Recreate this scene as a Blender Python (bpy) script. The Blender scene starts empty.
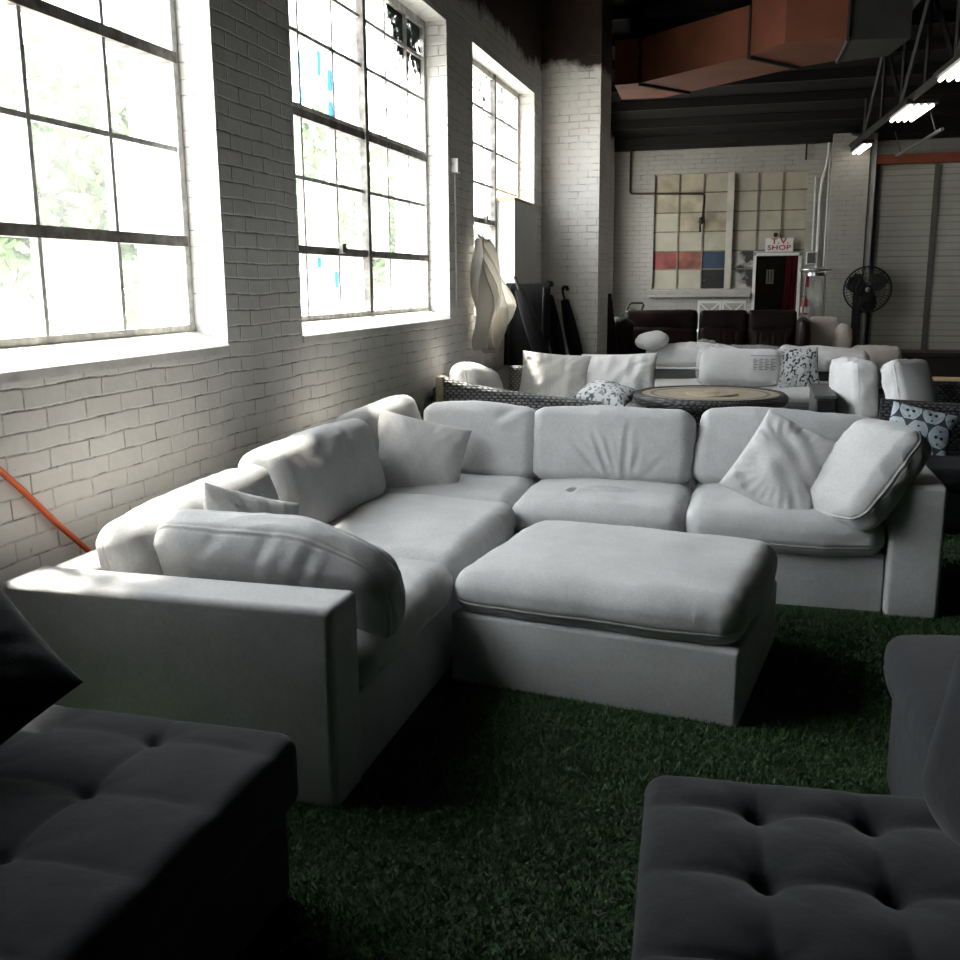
import bpy, math, random
import numpy as np
from math import radians as RAD, pi, sin, cos
from mathutils import Vector, Matrix, Euler
random.seed(7); RNG = np.random.default_rng(11)
SC = bpy.context.scene
COL = SC.collection

# ------------------------------------------------------------------ scene helpers
def tag(o, label=None, cat=None, group=None, kind=None):
    if label: o['label'] = label
    if cat: o['category'] = cat
    if group: o['group'] = group
    if kind: o['kind'] = kind
    return o

def thing(name, loc, label, cat, group=None, rz=0.0):
    o = bpy.data.objects.new(name, None); COL.objects.link(o)
    o.empty_display_size = .1
    o.location = loc; o.rotation_euler = (0, 0, rz)
    return tag(o, label, cat, group)

def origin_of(p):
    v = np.zeros(3)
    while p is not None:
        v += np.array(p.location); p = p.parent
    return v

def euler(rx=0, ry=0, rz=0):
    return np.array(Euler((RAD(rx), RAD(ry), RAD(rz)), 'XYZ').to_matrix())

def xf(P, rot=(0, 0, 0), loc=(0, 0, 0)):
    return np.asarray(P, float) @ euler(*rot).T + np.array(loc, float)

def copy_tree(o, loc=None, rz=None, label=None):
    r = o.copy(); COL.objects.link(r)
    for ch in list(o.children):
        c = ch.copy(); COL.objects.link(c); c.parent = r
        for g in list(ch.children):
            d = g.copy(); COL.objects.link(d); d.parent = c
    if loc is not None: r.location = loc
    if rz is not None: r.rotation_euler = (0, 0, rz)
    if label: r['label'] = label
    return r

class MB:
    """collects vertices and faces in world space, links them as one object"""
    def __init__(s): s.V = []; s.F = []; s.n = 0
    def add(s, V, F):
        V = np.asarray(V, float)
        s.V.append(V)
        for f in F: s.F.append([int(i) + s.n for i in f])
        s.n += len(V); return s
    def box(s, lo, hi, rot=None, about=None):
        x0, y0, z0 = lo; x1, y1, z1 = hi
        V = np.array([(x0,y0,z0),(x1,y0,z0),(x1,y1,z0),(x0,y1,z0),(x0,y0,z1),(x1,y0,z1),(x1,y1,z1),(x0,y1,z1)], float)
        if rot:
            c = np.array(about) if about is not None else V.mean(0)
            V = xf(V - c, rot) + c
        return s.add(V, [(0,3,2,1),(4,5,6,7),(0,1,5,4),(1,2,6,5),(2,3,7,6),(3,0,4,7)])
    def rbox(s, lo, hi, r=.02, seg=3, rot=None, about=None):
        lo = np.array(lo, float); hi = np.array(hi, float)
        V, N, F = rounded((hi - lo), r, seg=seg)
        V = V + (lo + hi) / 2
        if rot:
            c = np.array(about) if about is not None else V.mean(0)
            V = xf(V - c, rot) + c
        return s.add(V, F)
    def tube(s, pts, r, seg=10, cap=True):
        P = [np.array(p, float) for p in pts]; R = r if hasattr(r, '__len__') else [r] * len(P)
        V = []; F = []; up = None
        for i, p in enumerate(P):
            t = (P[min(i + 1, len(P) - 1)] - P[max(i - 1, 0)]); t /= np.linalg.norm(t) + 1e-9
            if up is None:
                up = np.array([0, 0, 1.]) if abs(t[2]) < .9 else np.array([1., 0, 0])
            a = np.cross(t, up); a /= np.linalg.norm(a) + 1e-9; b = np.cross(a, t); up = b
            for k in range(seg):
                q = 2 * pi * k / seg; V.append(p + R[i] * (cos(q) * a + sin(q) * b))
        for i in range(len(P) - 1):
            for k in range(seg):
                F.append((i*seg+k, i*seg+(k+1) % seg, (i+1)*seg+(k+1) % seg, (i+1)*seg+k))
        if cap:
            F.append(tuple(range(seg))[::-1]); F.append(tuple((len(P)-1)*seg+k for k in range(seg)))
        return s.add(V, F)
    def lathe(s, prof, c=(0, 0, 0), seg=32, rot=None):
        V = []; F = []
        for (r, z) in prof:
            for k in range(seg):
                q = 2 * pi * k / seg; V.append((max(r, 1e-4) * cos(q), max(r, 1e-4) * sin(q), z))
        for i in range(len(prof) - 1):
            for k in range(seg):
                F.append((i*seg+k, i*seg+(k+1) % seg, (i+1)*seg+(k+1) % seg, (i+1)*seg+k))
        V = np.array(V)
        if rot: V = xf(V, rot)
        return s.add(V + np.array(c), F)
    def prism(s, poly, z0, z1):
        n = len(poly)
        V = [(x, y, z0) for x, y in poly] + [(x, y, z1) for x, y in poly]
        F = [tuple(range(n))[::-1], tuple(range(n, 2 * n))] + [(i, (i+1) % n, n+(i+1) % n, n+i) for i in range(n)]
        return s.add(V, F)
    def build(s, name, mat, parent=None, loc=None, smooth=None, colors=None):
        V = np.concatenate(s.V) if s.V else np.zeros((0, 3))
        base = origin_of(parent) if parent is not None else np.zeros(3)
        l = np.array(loc if loc is not None else (0, 0, 0), float)
        me = bpy.data.meshes.new(name)
        me.from_pydata((V - base - l).tolist(), [], s.F)
        me.materials.append(mat)
        if colors is not None:
            at = me.color_attributes.new('print', 'FLOAT_COLOR', 'POINT')
            at.data.foreach_set('color', np.concatenate([colors, np.ones((len(colors), 1))], 1).astype(np.float32).ravel())
        me.update()
        o = bpy.data.objects.new(name, me); COL.objects.link(o)
        o.location = l
        if parent is not None: o.parent = parent
        if smooth is not None:
            for p in me.polygons: p.use_smooth = True
            if smooth < 170: me.set_sharp_from_angle(angle=RAD(smooth))
        return o

def rounded(dim, r, seg=3, step=None, extra=None):
    """surface of a rounded box: positions, normals, quads"""
    dim = np.array(dim, float); h = dim / 2; r = min(r, h.min() * .999)
    ax = []
    for k in range(3):
        inner = h[k] - r
        if step:
            n = max(2, int(round(dim[k] / step))); a = np.linspace(-h[k], h[k], n + 1)
            if extra is not None and extra[0] == k:      # extra grid lines where a seam runs
                t = []
                for q in extra[1]:
                    sg, q = np.sign(q), abs(q)
                    if q > inner:
                        w = min((q - inner) / r, .98); q = inner + r * w / math.sqrt(1 - w * w)
                    if q < h[k] - .001: t.append(sg * q)
                a = np.unique(np.round(np.concatenate([a, t]), 6))
                keep = np.ones(len(a), bool)
                for i in range(1, len(a) - 1):
                    if not any(abs(a[i] - q) < 1e-5 for q in t) and min([abs(a[i] - q) for q in t] + [9]) < .003: keep[i] = False
                a = a[keep]
        else:
            arc = r * np.tan(np.linspace(0, pi / 4, seg + 1))   # half arcs meet at 45 degrees
            a = np.concatenate([-(inner + arc[::-1]), (inner + arc)])
            if inner < 1e-6: a = np.unique(np.round(a, 7))
        ax.append(a)
    Vs = []; Fs = []; n0 = 0
    for k in range(3):
        b, c = (k + 1) % 3, (k + 2) % 3
        for sgn in (-1, 1):
            A, B = np.meshgrid(ax[b], ax[c], indexing='ij')
            P = np.zeros(A.shape + (3,)); P[..., k] = sgn * h[k]; P[..., b] = A; P[..., c] = B
            nb, nc = A.shape
            idx = np.arange(nb * nc).reshape(nb, nc) + n0
            q = np.stack([idx[:-1, :-1], idx[1:, :-1], idx[1:, 1:], idx[:-1, 1:]], -1).reshape(-1, 4)
            if sgn < 0: q = q[:, ::-1]
            Vs.append(P.reshape(-1, 3)); Fs.append(q); n0 += nb * nc
    V = np.concatenate(Vs); F = np.concatenate(Fs)
    key = np.round(V * 1e5).astype(np.int64)
    _, first, inv = np.unique(key, axis=0, return_index=True, return_inverse=True)
    V = V[first]; F = inv.reshape(-1)[F]
    Q = np.clip(V, -(h - r), h - r); D = V - Q
    N = D / (np.linalg.norm(D, axis=1, keepdims=True) + 1e-12)
    return Q + r * N, N, F

def waves(P, freq, seed, n=10, spread=.45):
    g = np.random.default_rng(seed); out = np.zeros(len(P))
    for i in range(n):
        d = g.normal(size=3); d /= np.linalg.norm(d)
        out += np.sin(P @ d * 2 * pi * freq * (1 + spread * g.uniform(-1, 1)) + g.uniform(0, 6.28))
    return out / math.sqrt(n)

def cushion(dim, r=.06, step=.014, crown=.03, bulge=.012, seams=(), seam_depth=.003, creases=(), lump=.006, wrinkle=.003,
            seed=1, thin=None, droop=None, corner=.02):
    """soft upholstered block, thin axis puffed up, seam grooves round its edge, folds and creases; local space"""
    dim = np.array(dim, float); a = int(np.argmin(dim)) if thin is None else thin
    b, c = [k for k in range(3) if k != a]
    V, N, F = rounded(dim, r, step=step, extra=(a, [s * dim[a] / 2 + d for s in seams for d in (-.011, -.007, -.0035, 0, .0035, .007, .011)]))
    h = dim / 2; U = V / h
    ub, uc, ua = U[:, b], U[:, c], U[:, a]
    D = np.zeros_like(V)
    side = np.clip(1 - np.abs(N[:, a]) ** 2, 0, 1)
    D[:, a] += np.sign(V[:, a]) * crown * np.clip(1 - ub ** 2, 0, 1) ** .8 * np.clip(1 - uc ** 2, 0, 1) ** .8 * np.abs(N[:, a])
    D[:, b] += np.sign(V[:, b]) * bulge * (1 - ua ** 2) * (1 - uc ** 2) * np.abs(N[:, b])
    D[:, c] += np.sign(V[:, c]) * bulge * (1 - ua ** 2) * (1 - ub ** 2) * np.abs(N[:, c])
    cr = np.clip(np.abs(ub) * np.abs(uc), 0, 1) ** 6
    D[:, a] -= np.sign(V[:, a]) * corner * cr * np.abs(N[:, a])
    D[:, b] -= np.sign(V[:, b]) * corner * .4 * cr; D[:, c] -= np.sign(V[:, c]) * corner * .4 * cr
    V2 = V + D
    V2 += N * (lump * waves(V, 2.3, seed))[:, None]
    w = waves(V, 7, seed + 5); edge = np.maximum(np.abs(ub), np.abs(uc)) ** 4
    V2 += N * (wrinkle * (1 - np.abs(w)) * (.25 + edge))[:, None]
    for s in seams:
        d = V[:, a] - s * h[a]; k = (side > .3)
        V2 += N * (k * seam_depth * (.8 * np.exp(-(d / .003) ** 2) - np.exp(-((np.abs(d) - .007) / .003) ** 2)))[:, None]
    for (p0, p1, wd, dp, sg) in creases:
        p0 = np.array(p0); p1 = np.array(p1)
        q = V[:, [b, c]]; t = np.clip(((q - p0) @ (p1 - p0)) / ((p1 - p0) @ (p1 - p0)), 0, 1)
        d = np.linalg.norm(q - (p0 + t[:, None] * (p1 - p0)), axis=1)
        k = np.exp(-(d / wd) ** 2) * np.sin(pi * np.clip(.12 + t * .8, 0, 1))
        on = np.clip(N[:, a] * sg, 0, 1)
        V2 += N * (-dp * k * on + dp * .6 * np.exp(-((d - 1.9 * wd) / wd) ** 2) * on * np.sin(pi * t))[:, None]
    if droop is not None: V2 = droop(V2)
    return V2, F

def pillow(w, d, t, n=56, ear=.06, seed=1, wrinkle=.006, sag=0.0, power=.5):
    """knife-edged throw pillow with pointed corners; local, thickness along z, width x, depth y. returns V, F, UV(-1..1)"""
    u = np.sin(np.linspace(-pi / 2, pi / 2, n + 1)); U, W = np.meshgrid(u, u, indexing='ij')
    prof = np.clip((1 - U ** 2) * (1 - W ** 2), 0, 1)
    X = w / 2 * U * (1 - ear * (1 - W ** 2)); Y = d / 2 * W * (1 - ear * (1 - U ** 2))
    flat = np.stack([X.ravel(), Y.ravel(), np.zeros(X.size)], 1)
    wr = waves(flat, 3.2, seed).reshape(X.shape); wr2 = waves(flat, 8, seed + 3).reshape(X.shape)
    ang = np.arctan2(np.abs(W), np.abs(U)); rad = np.sqrt(U ** 2 + W ** 2)
    star = np.sin(ang * 26 + 2 * wr) * np.clip(rad - .55, 0, 1) * np.clip(1.3 - rad, 0, 1)
    Zt = t / 2 * prof ** power * (1 + .06 * wr) + (wrinkle * (wr2 + 3 * star)) * np.minimum(1, prof * 6)
    Zb = -t / 2 * prof ** power * (1 + .06 * np.roll(wr, 5, 0))
    m = (n + 1); idx = np.arange(m * m).reshape(m, m)
    top = np.stack([X, Y, Zt], -1).reshape(-1, 3); bot = np.stack([X, Y, Zb], -1).reshape(-1, 3)
    bd = np.zeros((m, m), bool); bd[0] = bd[-1] = bd[:, 0] = bd[:, -1] = True
    bi = idx + m * m; bi = np.where(bd, idx, bi)
    ft = np.stack([idx[:-1, :-1], idx[1:, :-1], idx[1:, 1:], idx[:-1, 1:]], -1).reshape(-1, 4)
    fb = np.stack([bi[:-1, :-1], bi[:-1, 1:], bi[1:, 1:], bi[1:, :-1]], -1).reshape(-1, 4)
    V = np.concatenate([top, bot]); F = np.concatenate([ft, fb])
    UV = np.concatenate([np.stack([U.ravel(), W.ravel()], 1)] * 2)
    used = np.zeros(len(V), bool); used[F.ravel()] = True
    remap = np.cumsum(used) - 1
    V, UV, F = V[used], UV[used], remap[F]
    if sag: V[:, 1] -= sag * (1 - (V[:, 0] / (w / 2)) ** 2) * (V[:, 1] > 0) * (V[:, 1] / (d / 2))
    return V, F, UV

def tufted(lo, hi, cell_x, cell_y, ox, oy, amp=.03, step=.012, r=.045):
    """biscuit tufted pad: buttons where the grid lines cross, seams between them; world space"""
    lo = np.array(lo, float); hi = np.array(hi, float)
    V, N, F = rounded(hi - lo, r, step=step); V = V + (lo + hi) / 2
    sx = np.abs(np.sin(pi * (V[:, 0] - ox) / cell_x)); sy = np.abs(np.sin(pi * (V[:, 1] - oy) / cell_y))
    f = .55 * (sx * sy) ** .36 + .45 * np.maximum(sx, sy) ** .8
    bt = np.exp(-((sx * cell_x / pi) ** 2 + (sy * cell_y / pi) ** 2) / .02 ** 2)
    e = np.minimum.reduce([V[:, 0] - lo[0], hi[0] - V[:, 0], V[:, 1] - lo[1], hi[1] - V[:, 1]])
    k = np.clip(e / .10, 0, 1); f = f * k + .75 * (1 - k)
    on = np.clip(N[:, 2], 0, 1)
    V[:, 2] += on * (amp * (f - .75) - amp * .5 * bt * k)
    return V, F
# ------------------------------------------------------------------ materials
def nt(name):
    m = bpy.data.materials.new(name); m.use_nodes = True
    t = m.node_tree; t.nodes.clear()
    out = t.nodes.new('ShaderNodeOutputMaterial'); b = t.nodes.new('ShaderNodeBsdfPrincipled')
    t.links.new(b.outputs[0], out.inputs[0])
    return m, t, b, out
def N(t, typ, **kw):
    n = t.nodes.new(typ)
    for k, v in kw.items():
        if k.startswith('i_'): n.inputs[k[2:].replace('_', ' ')].default_value = v
        else: setattr(n, k, v)
    return n
def ramp(t, src, stops):
    r = t.nodes.new('ShaderNodeValToRGB'); t.links.new(src, r.inputs[0])
    e = r.color_ramp.elements
    while len(e) < len(stops): e.new(.5)
    for el, (p, c) in zip(e, stops):
        el.position = p; el.color = c if len(c) == 4 else (*c, 1)
    return r.outputs[0]
def math_(t, op, a, b=None, clamp=False):
    n = t.nodes.new('ShaderNodeMath'); n.operation = op; n.use_clamp = clamp
    for i, v in enumerate((a, b)):
        if v is None: continue
        if isinstance(v, (int, float)): n.inputs[i].default_value = v
        else: t.links.new(v, n.inputs[i])
    return n.outputs[0]
def mix(t, fac, a, b, blend='MIX'):
    n = t.nodes.new('ShaderNodeMix'); n.data_type = 'RGBA'; n.blend_type = blend
    if isinstance(fac, (int, float)): n.inputs[0].default_value = fac
    else: t.links.new(fac, n.inputs[0])
    for s, v in ((6, a), (7, b)):
        if hasattr(v, 'links'): t.links.new(v, n.inputs[s])
        else: n.inputs[s].default_value = v if len(v) == 4 else (*v, 1)
    return n.outputs[2]
def bump(t, b, h, strength=.3, dist=.01, prev=None):
    n = t.nodes.new('ShaderNodeBump'); n.inputs['Strength'].default_value = strength; n.inputs['Distance'].default_value = dist
    t.links.new(h, n.inputs['Height'])
    if prev is not None: t.links.new(prev, n.inputs['Normal'])
    t.links.new(n.outputs[0], b.inputs['Normal']); return n.outputs[0]
def noise(t, scale, detail=4, vec=None, rough=.55):
    n = N(t, 'ShaderNodeTexNoise'); n.inputs['Scale'].default_value = scale; n.inputs['Detail'].default_value = detail
    n.inputs['Roughness'].default_value = rough
    if vec is not None: t.links.new(vec, n.inputs['Vector'])
    return n.outputs[0]
def geo(t): return N(t, 'ShaderNodeNewGeometry').outputs['Position']
def objc(t): return N(t, 'ShaderNodeTexCoord').outputs['Object']

def simple(name, col, rough=.6, metal=0, var=.0, vscale=6, bscale=0, bstr=.2, bdist=.004, spec=.4):
    m, t, b, o = nt(name); c = (*col, 1)
    b.inputs['Roughness'].default_value = rough; b.inputs['Metallic'].default_value = metal
    b.inputs['Specular IOR Level'].default_value = spec
    if var:
        f = noise(t, vscale, 5, objc(t))
        t.links.new(ramp(t, f, [(.3, tuple(x * (1 - var) for x in col)), (.7, tuple(min(1, x * (1 + var)) for x in col))]), b.inputs['Base Color'])
    else: b.inputs['Base Color'].default_value = c
    if bscale: bump(t, b, noise(t, bscale, 4, objc(t)), bstr, bdist)
    return m

def fabric(name, col, mott=.12, weave=420, sheen=.25, worn=None):
    m, t, b, o = nt(name); oc = objc(t)
    b.inputs['Roughness'].default_value = .95; b.inputs['Specular IOR Level'].default_value = .12
    b.inputs['Sheen Weight'].default_value = sheen; b.inputs['Sheen Roughness'].default_value = .5
    lo = tuple(x * (1 - mott) for x in col); hi = tuple(min(1, x * (1 + mott)) for x in col)
    c = ramp(t, noise(t, 5, 6, oc, .65), [(.3, lo), (.7, hi)])
    c2 = ramp(t, noise(t, 90, 3, oc), [(.3, (.86, .86, .86)), (.7, (1, 1, 1))])
    c = mix(t, 1.0, c, c2, 'MULTIPLY')
    if worn:
        c = mix(t, ramp(t, noise(t, 2.2, 6, oc, .7), [(.57, (0, 0, 0)), (.68, (.75, .75, .75))]), c, worn)
    t.links.new(c, b.inputs['Base Color'])
    n1 = bump(t, b, noise(t, 7, 5, oc, .6), .32, .016)
    bump(t, b, noise(t, weave, 2, oc), .3, .0015, n1)
    return m

def brick(name, paint, dark_top=True, tint=1.0):
    m, t, b, o = nt(name); P = geo(t)
    sx = N(t, 'ShaderNodeSeparateXYZ'); t.links.new(P, sx.inputs[0])
    u = math_(t, 'ADD', sx.outputs[0], sx.outputs[1])
    cm = N(t, 'ShaderNodeCombineXYZ'); t.links.new(u, cm.inputs[0]); t.links.new(sx.outputs[2], cm.inputs[1])
    # wobble the courses a little, old hand-laid wall
    wob = N(t, 'ShaderNodeTexNoise'); wob.inputs['Scale'].default_value = 3.0; t.links.new(P, wob.inputs['Vector'])
    vm = N(t, 'ShaderNodeVectorMath', operation='SCALE'); t.links.new(wob.outputs[1], vm.inputs[0]); vm.inputs['Scale'].default_value = .026
    va = N(t, 'ShaderNodeVectorMath', operation='ADD'); t.links.new(cm.outputs[0], va.inputs[0]); t.links.new(vm.outputs[0], va.inputs[1])
    br = N(t, 'ShaderNodeTexBrick'); t.links.new(va.outputs[0], br.inputs['Vector'])
    br.inputs['Scale'].default_value = 1; br.inputs['Brick Width'].default_value = .215; br.inputs['Row Height'].default_value = .0735
    br.inputs['Mortar Size'].default_value = .007; br.inputs['Mortar Smooth'].default_value = 1.0
    br.inputs['Color1'].default_value = (.2, .2, .2, 1); br.inputs['Color2'].default_value = (1, 1, 1, 1)
    mort = br.outputs['Fac']
    pc = ramp(t, noise(t, 1.4, 6, P, .7), [(.3, tuple(x * .86 for x in paint)), (.65, paint)])
    # hairline cracks and dirt in some joints
    crk = math_(t, 'MULTIPLY', ramp(t, mort, [(.35, (0, 0, 0)), (.85, (1, 1, 1))]), ramp(t, noise(t, 5.5, 6, P, .75), [(.45, (0, 0, 0)), (.62, (1, 1, 1))]))
    pc = mix(t, math_(t, 'MULTIPLY', crk, .75), pc, (.09, .08, .07))
    chip = ramp(t, noise(t, 26, 3, P, .6), [(.72, (0, 0, 0)), (.76, (1, 1, 1))])
    pc = mix(t, math_(t, 'MULTIPLY', chip, .35), pc, (.2, .17, .15))
    if dark_top:                       # old unpainted brown band at the top of the walls, its edge is ragged
        e = math_(t, 'ADD', sx.outputs[2], math_(t, 'MULTIPLY', noise(t, 2.2, 7, P, .7), .5))
        edge = ramp(t, math_(t, 'SUBTRACT', e, 3.52), [(.46, (0, 0, 0)), (.56, (1, 1, 1))])
        dk = ramp(t, noise(t, 3, 5, P), [(.3, (.022, .014, .011)), (.7, (.05, .027, .02))])
        pc = mix(t, edge, pc, dk)
    t.links.new(pc, b.inputs['Base Color'])
    b.inputs['Roughness'].default_value = .62; b.inputs['Specular IOR Level'].default_value = .35
    hgt = math_(t, 'SUBTRACT', 1.0, mort)
    hgt = math_(t, 'ADD', hgt, math_(t, 'MULTIPLY', noise(t, 14, 5, P, .6), .75))
    hgt = math_(t, 'ADD', hgt, math_(t, 'MULTIPLY', br.outputs['Color'], .22))
    bump(t, b, hgt, .5, .009)
    return m

def wicker(name, c1, c2, gap, w=.040, h=.021):
    """over-and-under strand weave: rows of rounded bumps, every other row shifted by half"""
    m, t, b, o = nt(name); P = objc(t)
    sx = N(t, 'ShaderNodeSeparateXYZ'); t.links.new(P, sx.inputs[0])
    u = math_(t, 'DIVIDE', math_(t, 'ADD', sx.outputs[0], sx.outputs[1]), w)
    v = math_(t, 'DIVIDE', math_(t, 'ADD', sx.outputs[2], math_(t, 'MULTIPLY', sx.outputs[1], .19)), h)
    row = math_(t, 'MULTIPLY', math_(t, 'FLOOR', v), .5)
    su = math_(t, 'ABSOLUTE', math_(t, 'SINE', math_(t, 'MULTIPLY', math_(t, 'ADD', u, row), pi)))
    sv = math_(t, 'ABSOLUTE', math_(t, 'SINE', math_(t, 'MULTIPLY', v, pi)))
    f = math_(t, 'MULTIPLY', math_(t, 'POWER', su, .6), math_(t, 'POWER', sv, .5))
    n = noise(t, 25, 2, P)
    c = ramp(t, f, [(.25, gap), (.5, c1), (.95, c2)])
    t.links.new(c, b.inputs['Base Color']); b.inputs['Roughness'].default_value = .5
    bump(t, b, f, .8, .008)
    return m

def glass_mat(name, peel=None):
    m, t, b, out = nt(name); t.nodes.remove(b); P = geo(t)
    g = N(t, 'ShaderNodeNewGeometry')
    tr = N(t, 'ShaderNodeBsdfTransparent'); tr.inputs[0].default_value = (.95, .96, .965, 1)
    haze = N(t, 'ShaderNodeBsdfTranslucent'); haze.inputs[0].default_value = (.91, .92, .93, 1)
    f = math_(t, 'MULTIPLY', ramp(t, noise(t, 1.7, 6, P, .7), [(.3, (.25,) * 3), (.75, (.75,) * 3)]),
              ramp(t, g.outputs['Random Per Island'], [(.40, (.14,) * 3), (.62, (.9,) * 3)]), True)
    mx = N(t, 'ShaderNodeMixShader'); t.links.new(f, mx.inputs[0]); t.links.new(tr.outputs[0], mx.inputs[1]); t.links.new(haze.outputs[0], mx.inputs[2])
    last = mx.outputs[0]
    if peel:   # flaking dark film still stuck on some of the upper panes
        (y0, y1, z0, amt) = peel
        s = N(t, 'ShaderNodeSeparateXYZ'); t.links.new(P, s.inputs[0])
        my = ramp(t, math_(t, 'DIVIDE', math_(t, 'SUBTRACT', s.outputs[1], y0), y1 - y0), [(0, (0,) * 3), (.35, (1,) * 3)])
        mz = ramp(t, math_(t, 'SUBTRACT', s.outputs[2], z0), [(0, (0,) * 3), (.85, (1,) * 3)])
        k = math_(t, 'MULTIPLY', my, mz)
        k = math_(t, 'ADD', math_(t, 'MULTIPLY', k, amt), math_(t, 'MULTIPLY', noise(t, 7, 9, P, .8), 1.15))
        k = ramp(t, k, [(.84, (0,) * 3), (.86, (1,) * 3)])
        pd = N(t, 'ShaderNodeBsdfDiffuse'); pd.inputs[0].default_value = (.07, .09, .085, 1)
        m2 = N(t, 'ShaderNodeMixShader'); t.links.new(k, m2.inputs[0]); t.links.new(last, m2.inputs[1]); t.links.new(pd.outputs[0], m2.inputs[2])
        last = m2.outputs[0]
    t.links.new(last, out.inputs[0]); return m

def thin_film(name, col, amt=.35, gloss=.25):
    m, t, b, out = nt(name)
    tr = N(t, 'ShaderNodeBsdfTransparent')
    b.inputs['Base Color'].default_value = (*col, 1); b.inputs['Roughness'].default_value = gloss
    mx = N(t, 'ShaderNodeMixShader'); mx.inputs[0].default_value = amt
    t.links.new(tr.outputs[0], mx.inputs[1]); t.links.new(b.outputs[0], mx.inputs[2]); t.links.new(mx.outputs[0], out.inputs[0])
    bump(t, b, noise(t, 18, 5, objc(t)), .8, .02)
    return m

def emit(name, col, s):
    m, t, b, out = nt(name); t.nodes.remove(b)
    e = N(t, 'ShaderNodeEmission'); e.inputs[0].default_value = (*col, 1); e.inputs[1].default_value = s
    t.links.new(e.outputs[0], out.inputs[0]); return m

def print_mat(name):
    m, t, b, out = nt(name)
    a = N(t, 'ShaderNodeVertexColor'); a.layer_name = 'print'
    t.links.new(a.outputs[0], b.inputs['Base Color']); b.inputs['Roughness'].default_value = .9; b.inputs['Specular IOR Level'].default_value = .1
    bump(t, b, noise(t, 300, 2, objc(t)), .3, .0015)
    return m

def island_var(name, cols, rough=.6, transl=False):
    m, t, b, out = nt(name)
    g = N(t, 'ShaderNodeNewGeometry')
    n = len(cols)
    t.links.new(ramp(t, g.outputs['Random Per Island'], [(i / (n - 1), c) for i, c in enumerate(cols)]), b.inputs['Base Color'])
    b.inputs['Roughness'].default_value = rough; b.inputs['Specular IOR Level'].default_value = .3
    return m

M = {}
M['brick'] = brick('white_painted_brick', (.84, .825, .79))
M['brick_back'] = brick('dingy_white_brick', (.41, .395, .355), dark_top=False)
M['sofa'] = fabric('light_grey_chenille', (.55, .555, .56), .10, 380, .2)
M['pillow_grey'] = fabric('pale_grey_cotton', (.60, .60, .60), .07, 380, .2)
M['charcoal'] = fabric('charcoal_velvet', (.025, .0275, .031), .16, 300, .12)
M['white_fab'] = fabric('white_outdoor_fabric', (.74, .74, .74), .05, 500, .1)
M['stained_fab'] = fabric('stained_white_fabric', (.72, .71, .69), .06, 500, .1, worn=(.32, .30, .27))
M['cream_fab'] = fabric('beige_upholstery', (.50, .46, .41), .07, 400, .1)
M['leather'] = simple('brown_leather', (.013, .0048, .004), .45, 0, .35, 5, 60, .3, .004, spec=.25)
M['wicker'] = wicker('charcoal_wicker', (.075, .075, .08), (.19, .19, .195), (.010, .010, .010))
M['wicker_black'] = wicker('black_wicker', (.012, .012, .013), (.10, .10, .105), (.004, .004, .004))
M['steel_win'] = simple('weathered_window_steel', (.20, .19, .175), .7, .0, .55, 14, 60, .5, .004)
M['sash_white'] = simple('chalky_white_window_paint', (.62, .61, .58), .7, .0, .35, 20, 60, .5, .004)
M['sill'] = simple('white_sill_paint', (.72, .71, .68), .6, 0, .12, 8, 40, .4, .006)
M['white_board'] = simple('white_painted_board', (.66, .66, .64), .55, 0, .05, 3)
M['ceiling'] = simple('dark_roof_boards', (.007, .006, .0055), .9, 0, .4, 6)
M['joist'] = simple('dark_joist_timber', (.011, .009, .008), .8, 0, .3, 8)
M['truss'] = simple('dark_painted_steel', (.018, .017, .016), .6, .2, .2, 8)
M['duct'] = simple('orange_brown_duct_paint', (.15, .046, .022), .7, 0, .25, 2, 20, .1, .003)
M['duct_grey'] = simple('dark_grey_duct', (.045, .045, .043), .6, .2, .2, 3)
M['redbeam'] = simple('rust_red_beam', (.30, .075, .035), .7, 0, .25, 5)
M['door'] = simple('cream_door_panel', (.62, .61, .54), .5, 0, .1, 2)
M['door_rib'] = simple('dark_door_rail', (.17, .165, .145), .55, .2, .15, 4)
M['black'] = simple('black_paint', (.010, .010, .011), .5)
M['black_cloth'] = fabric('black_canvas', (.010, .010, .011), .2, 400, .03)
M['door_line'] = simple('shaded_door_joint', (.40, .39, .345), .5)
M['steel_dull'] = simple('dull_steel', (.22, .22, .22), .4, 1.0)
M['chrome'] = simple('brushed_steel', (.55, .55, .55), .3, 1.0)
M['white_metal'] = simple('white_enamel', (.70, .70, .68), .45, 0, .06, 5)
M['red'] = simple('red_enamel', (.36, .02, .018), .4)
M['red_cloth'] = fabric('dark_red_curtain', (.14, .010, .014), .2, 200, .1)
M['pipe'] = simple('brown_pipe', (.045, .03, .022), .6, .2, .3, 10)
M['orange'] = simple('orange_rubber_cord', (.85, .16, .05), .5)
M['tan_tile'] = simple('tan_stone_tile', (.40, .34, .25), .5, 0, .15, 14, 50, .2, .002)
M['grey_tile'] = simple('grey_tile_band', (.15, .145, .14), .5, 0, .15, 14)
M['grey_metal'] = simple('grey_aluminium', (.095, .095, .095), .5, .1, .12, 20)
M['pale_wood'] = simple('pale_raw_pine', (.52, .38, .20), .7, 0, .18, 10)
M['tan_wood'] = simple('tan_wood', (.42, .36, .27), .6, 0, .15, 12)
M['dark_wood'] = simple('dark_stained_wood', (.020, .017, .014), .6, 0, .3, 6)
M['sheet'] = None
M['concrete'] = simple('concrete', (.42, .41, .39), .8, 0, .1, 1.5, 30, .2, .004)
M['dark_floor'] = simple('dark_dirty_concrete', (.10, .095, .09), .8, 0, .3, 1.2, 30, .2, .004)
M['turf_back'] = simple('turf_backing', (.022, .046, .017), .95, 0, .4, 30)
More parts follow.
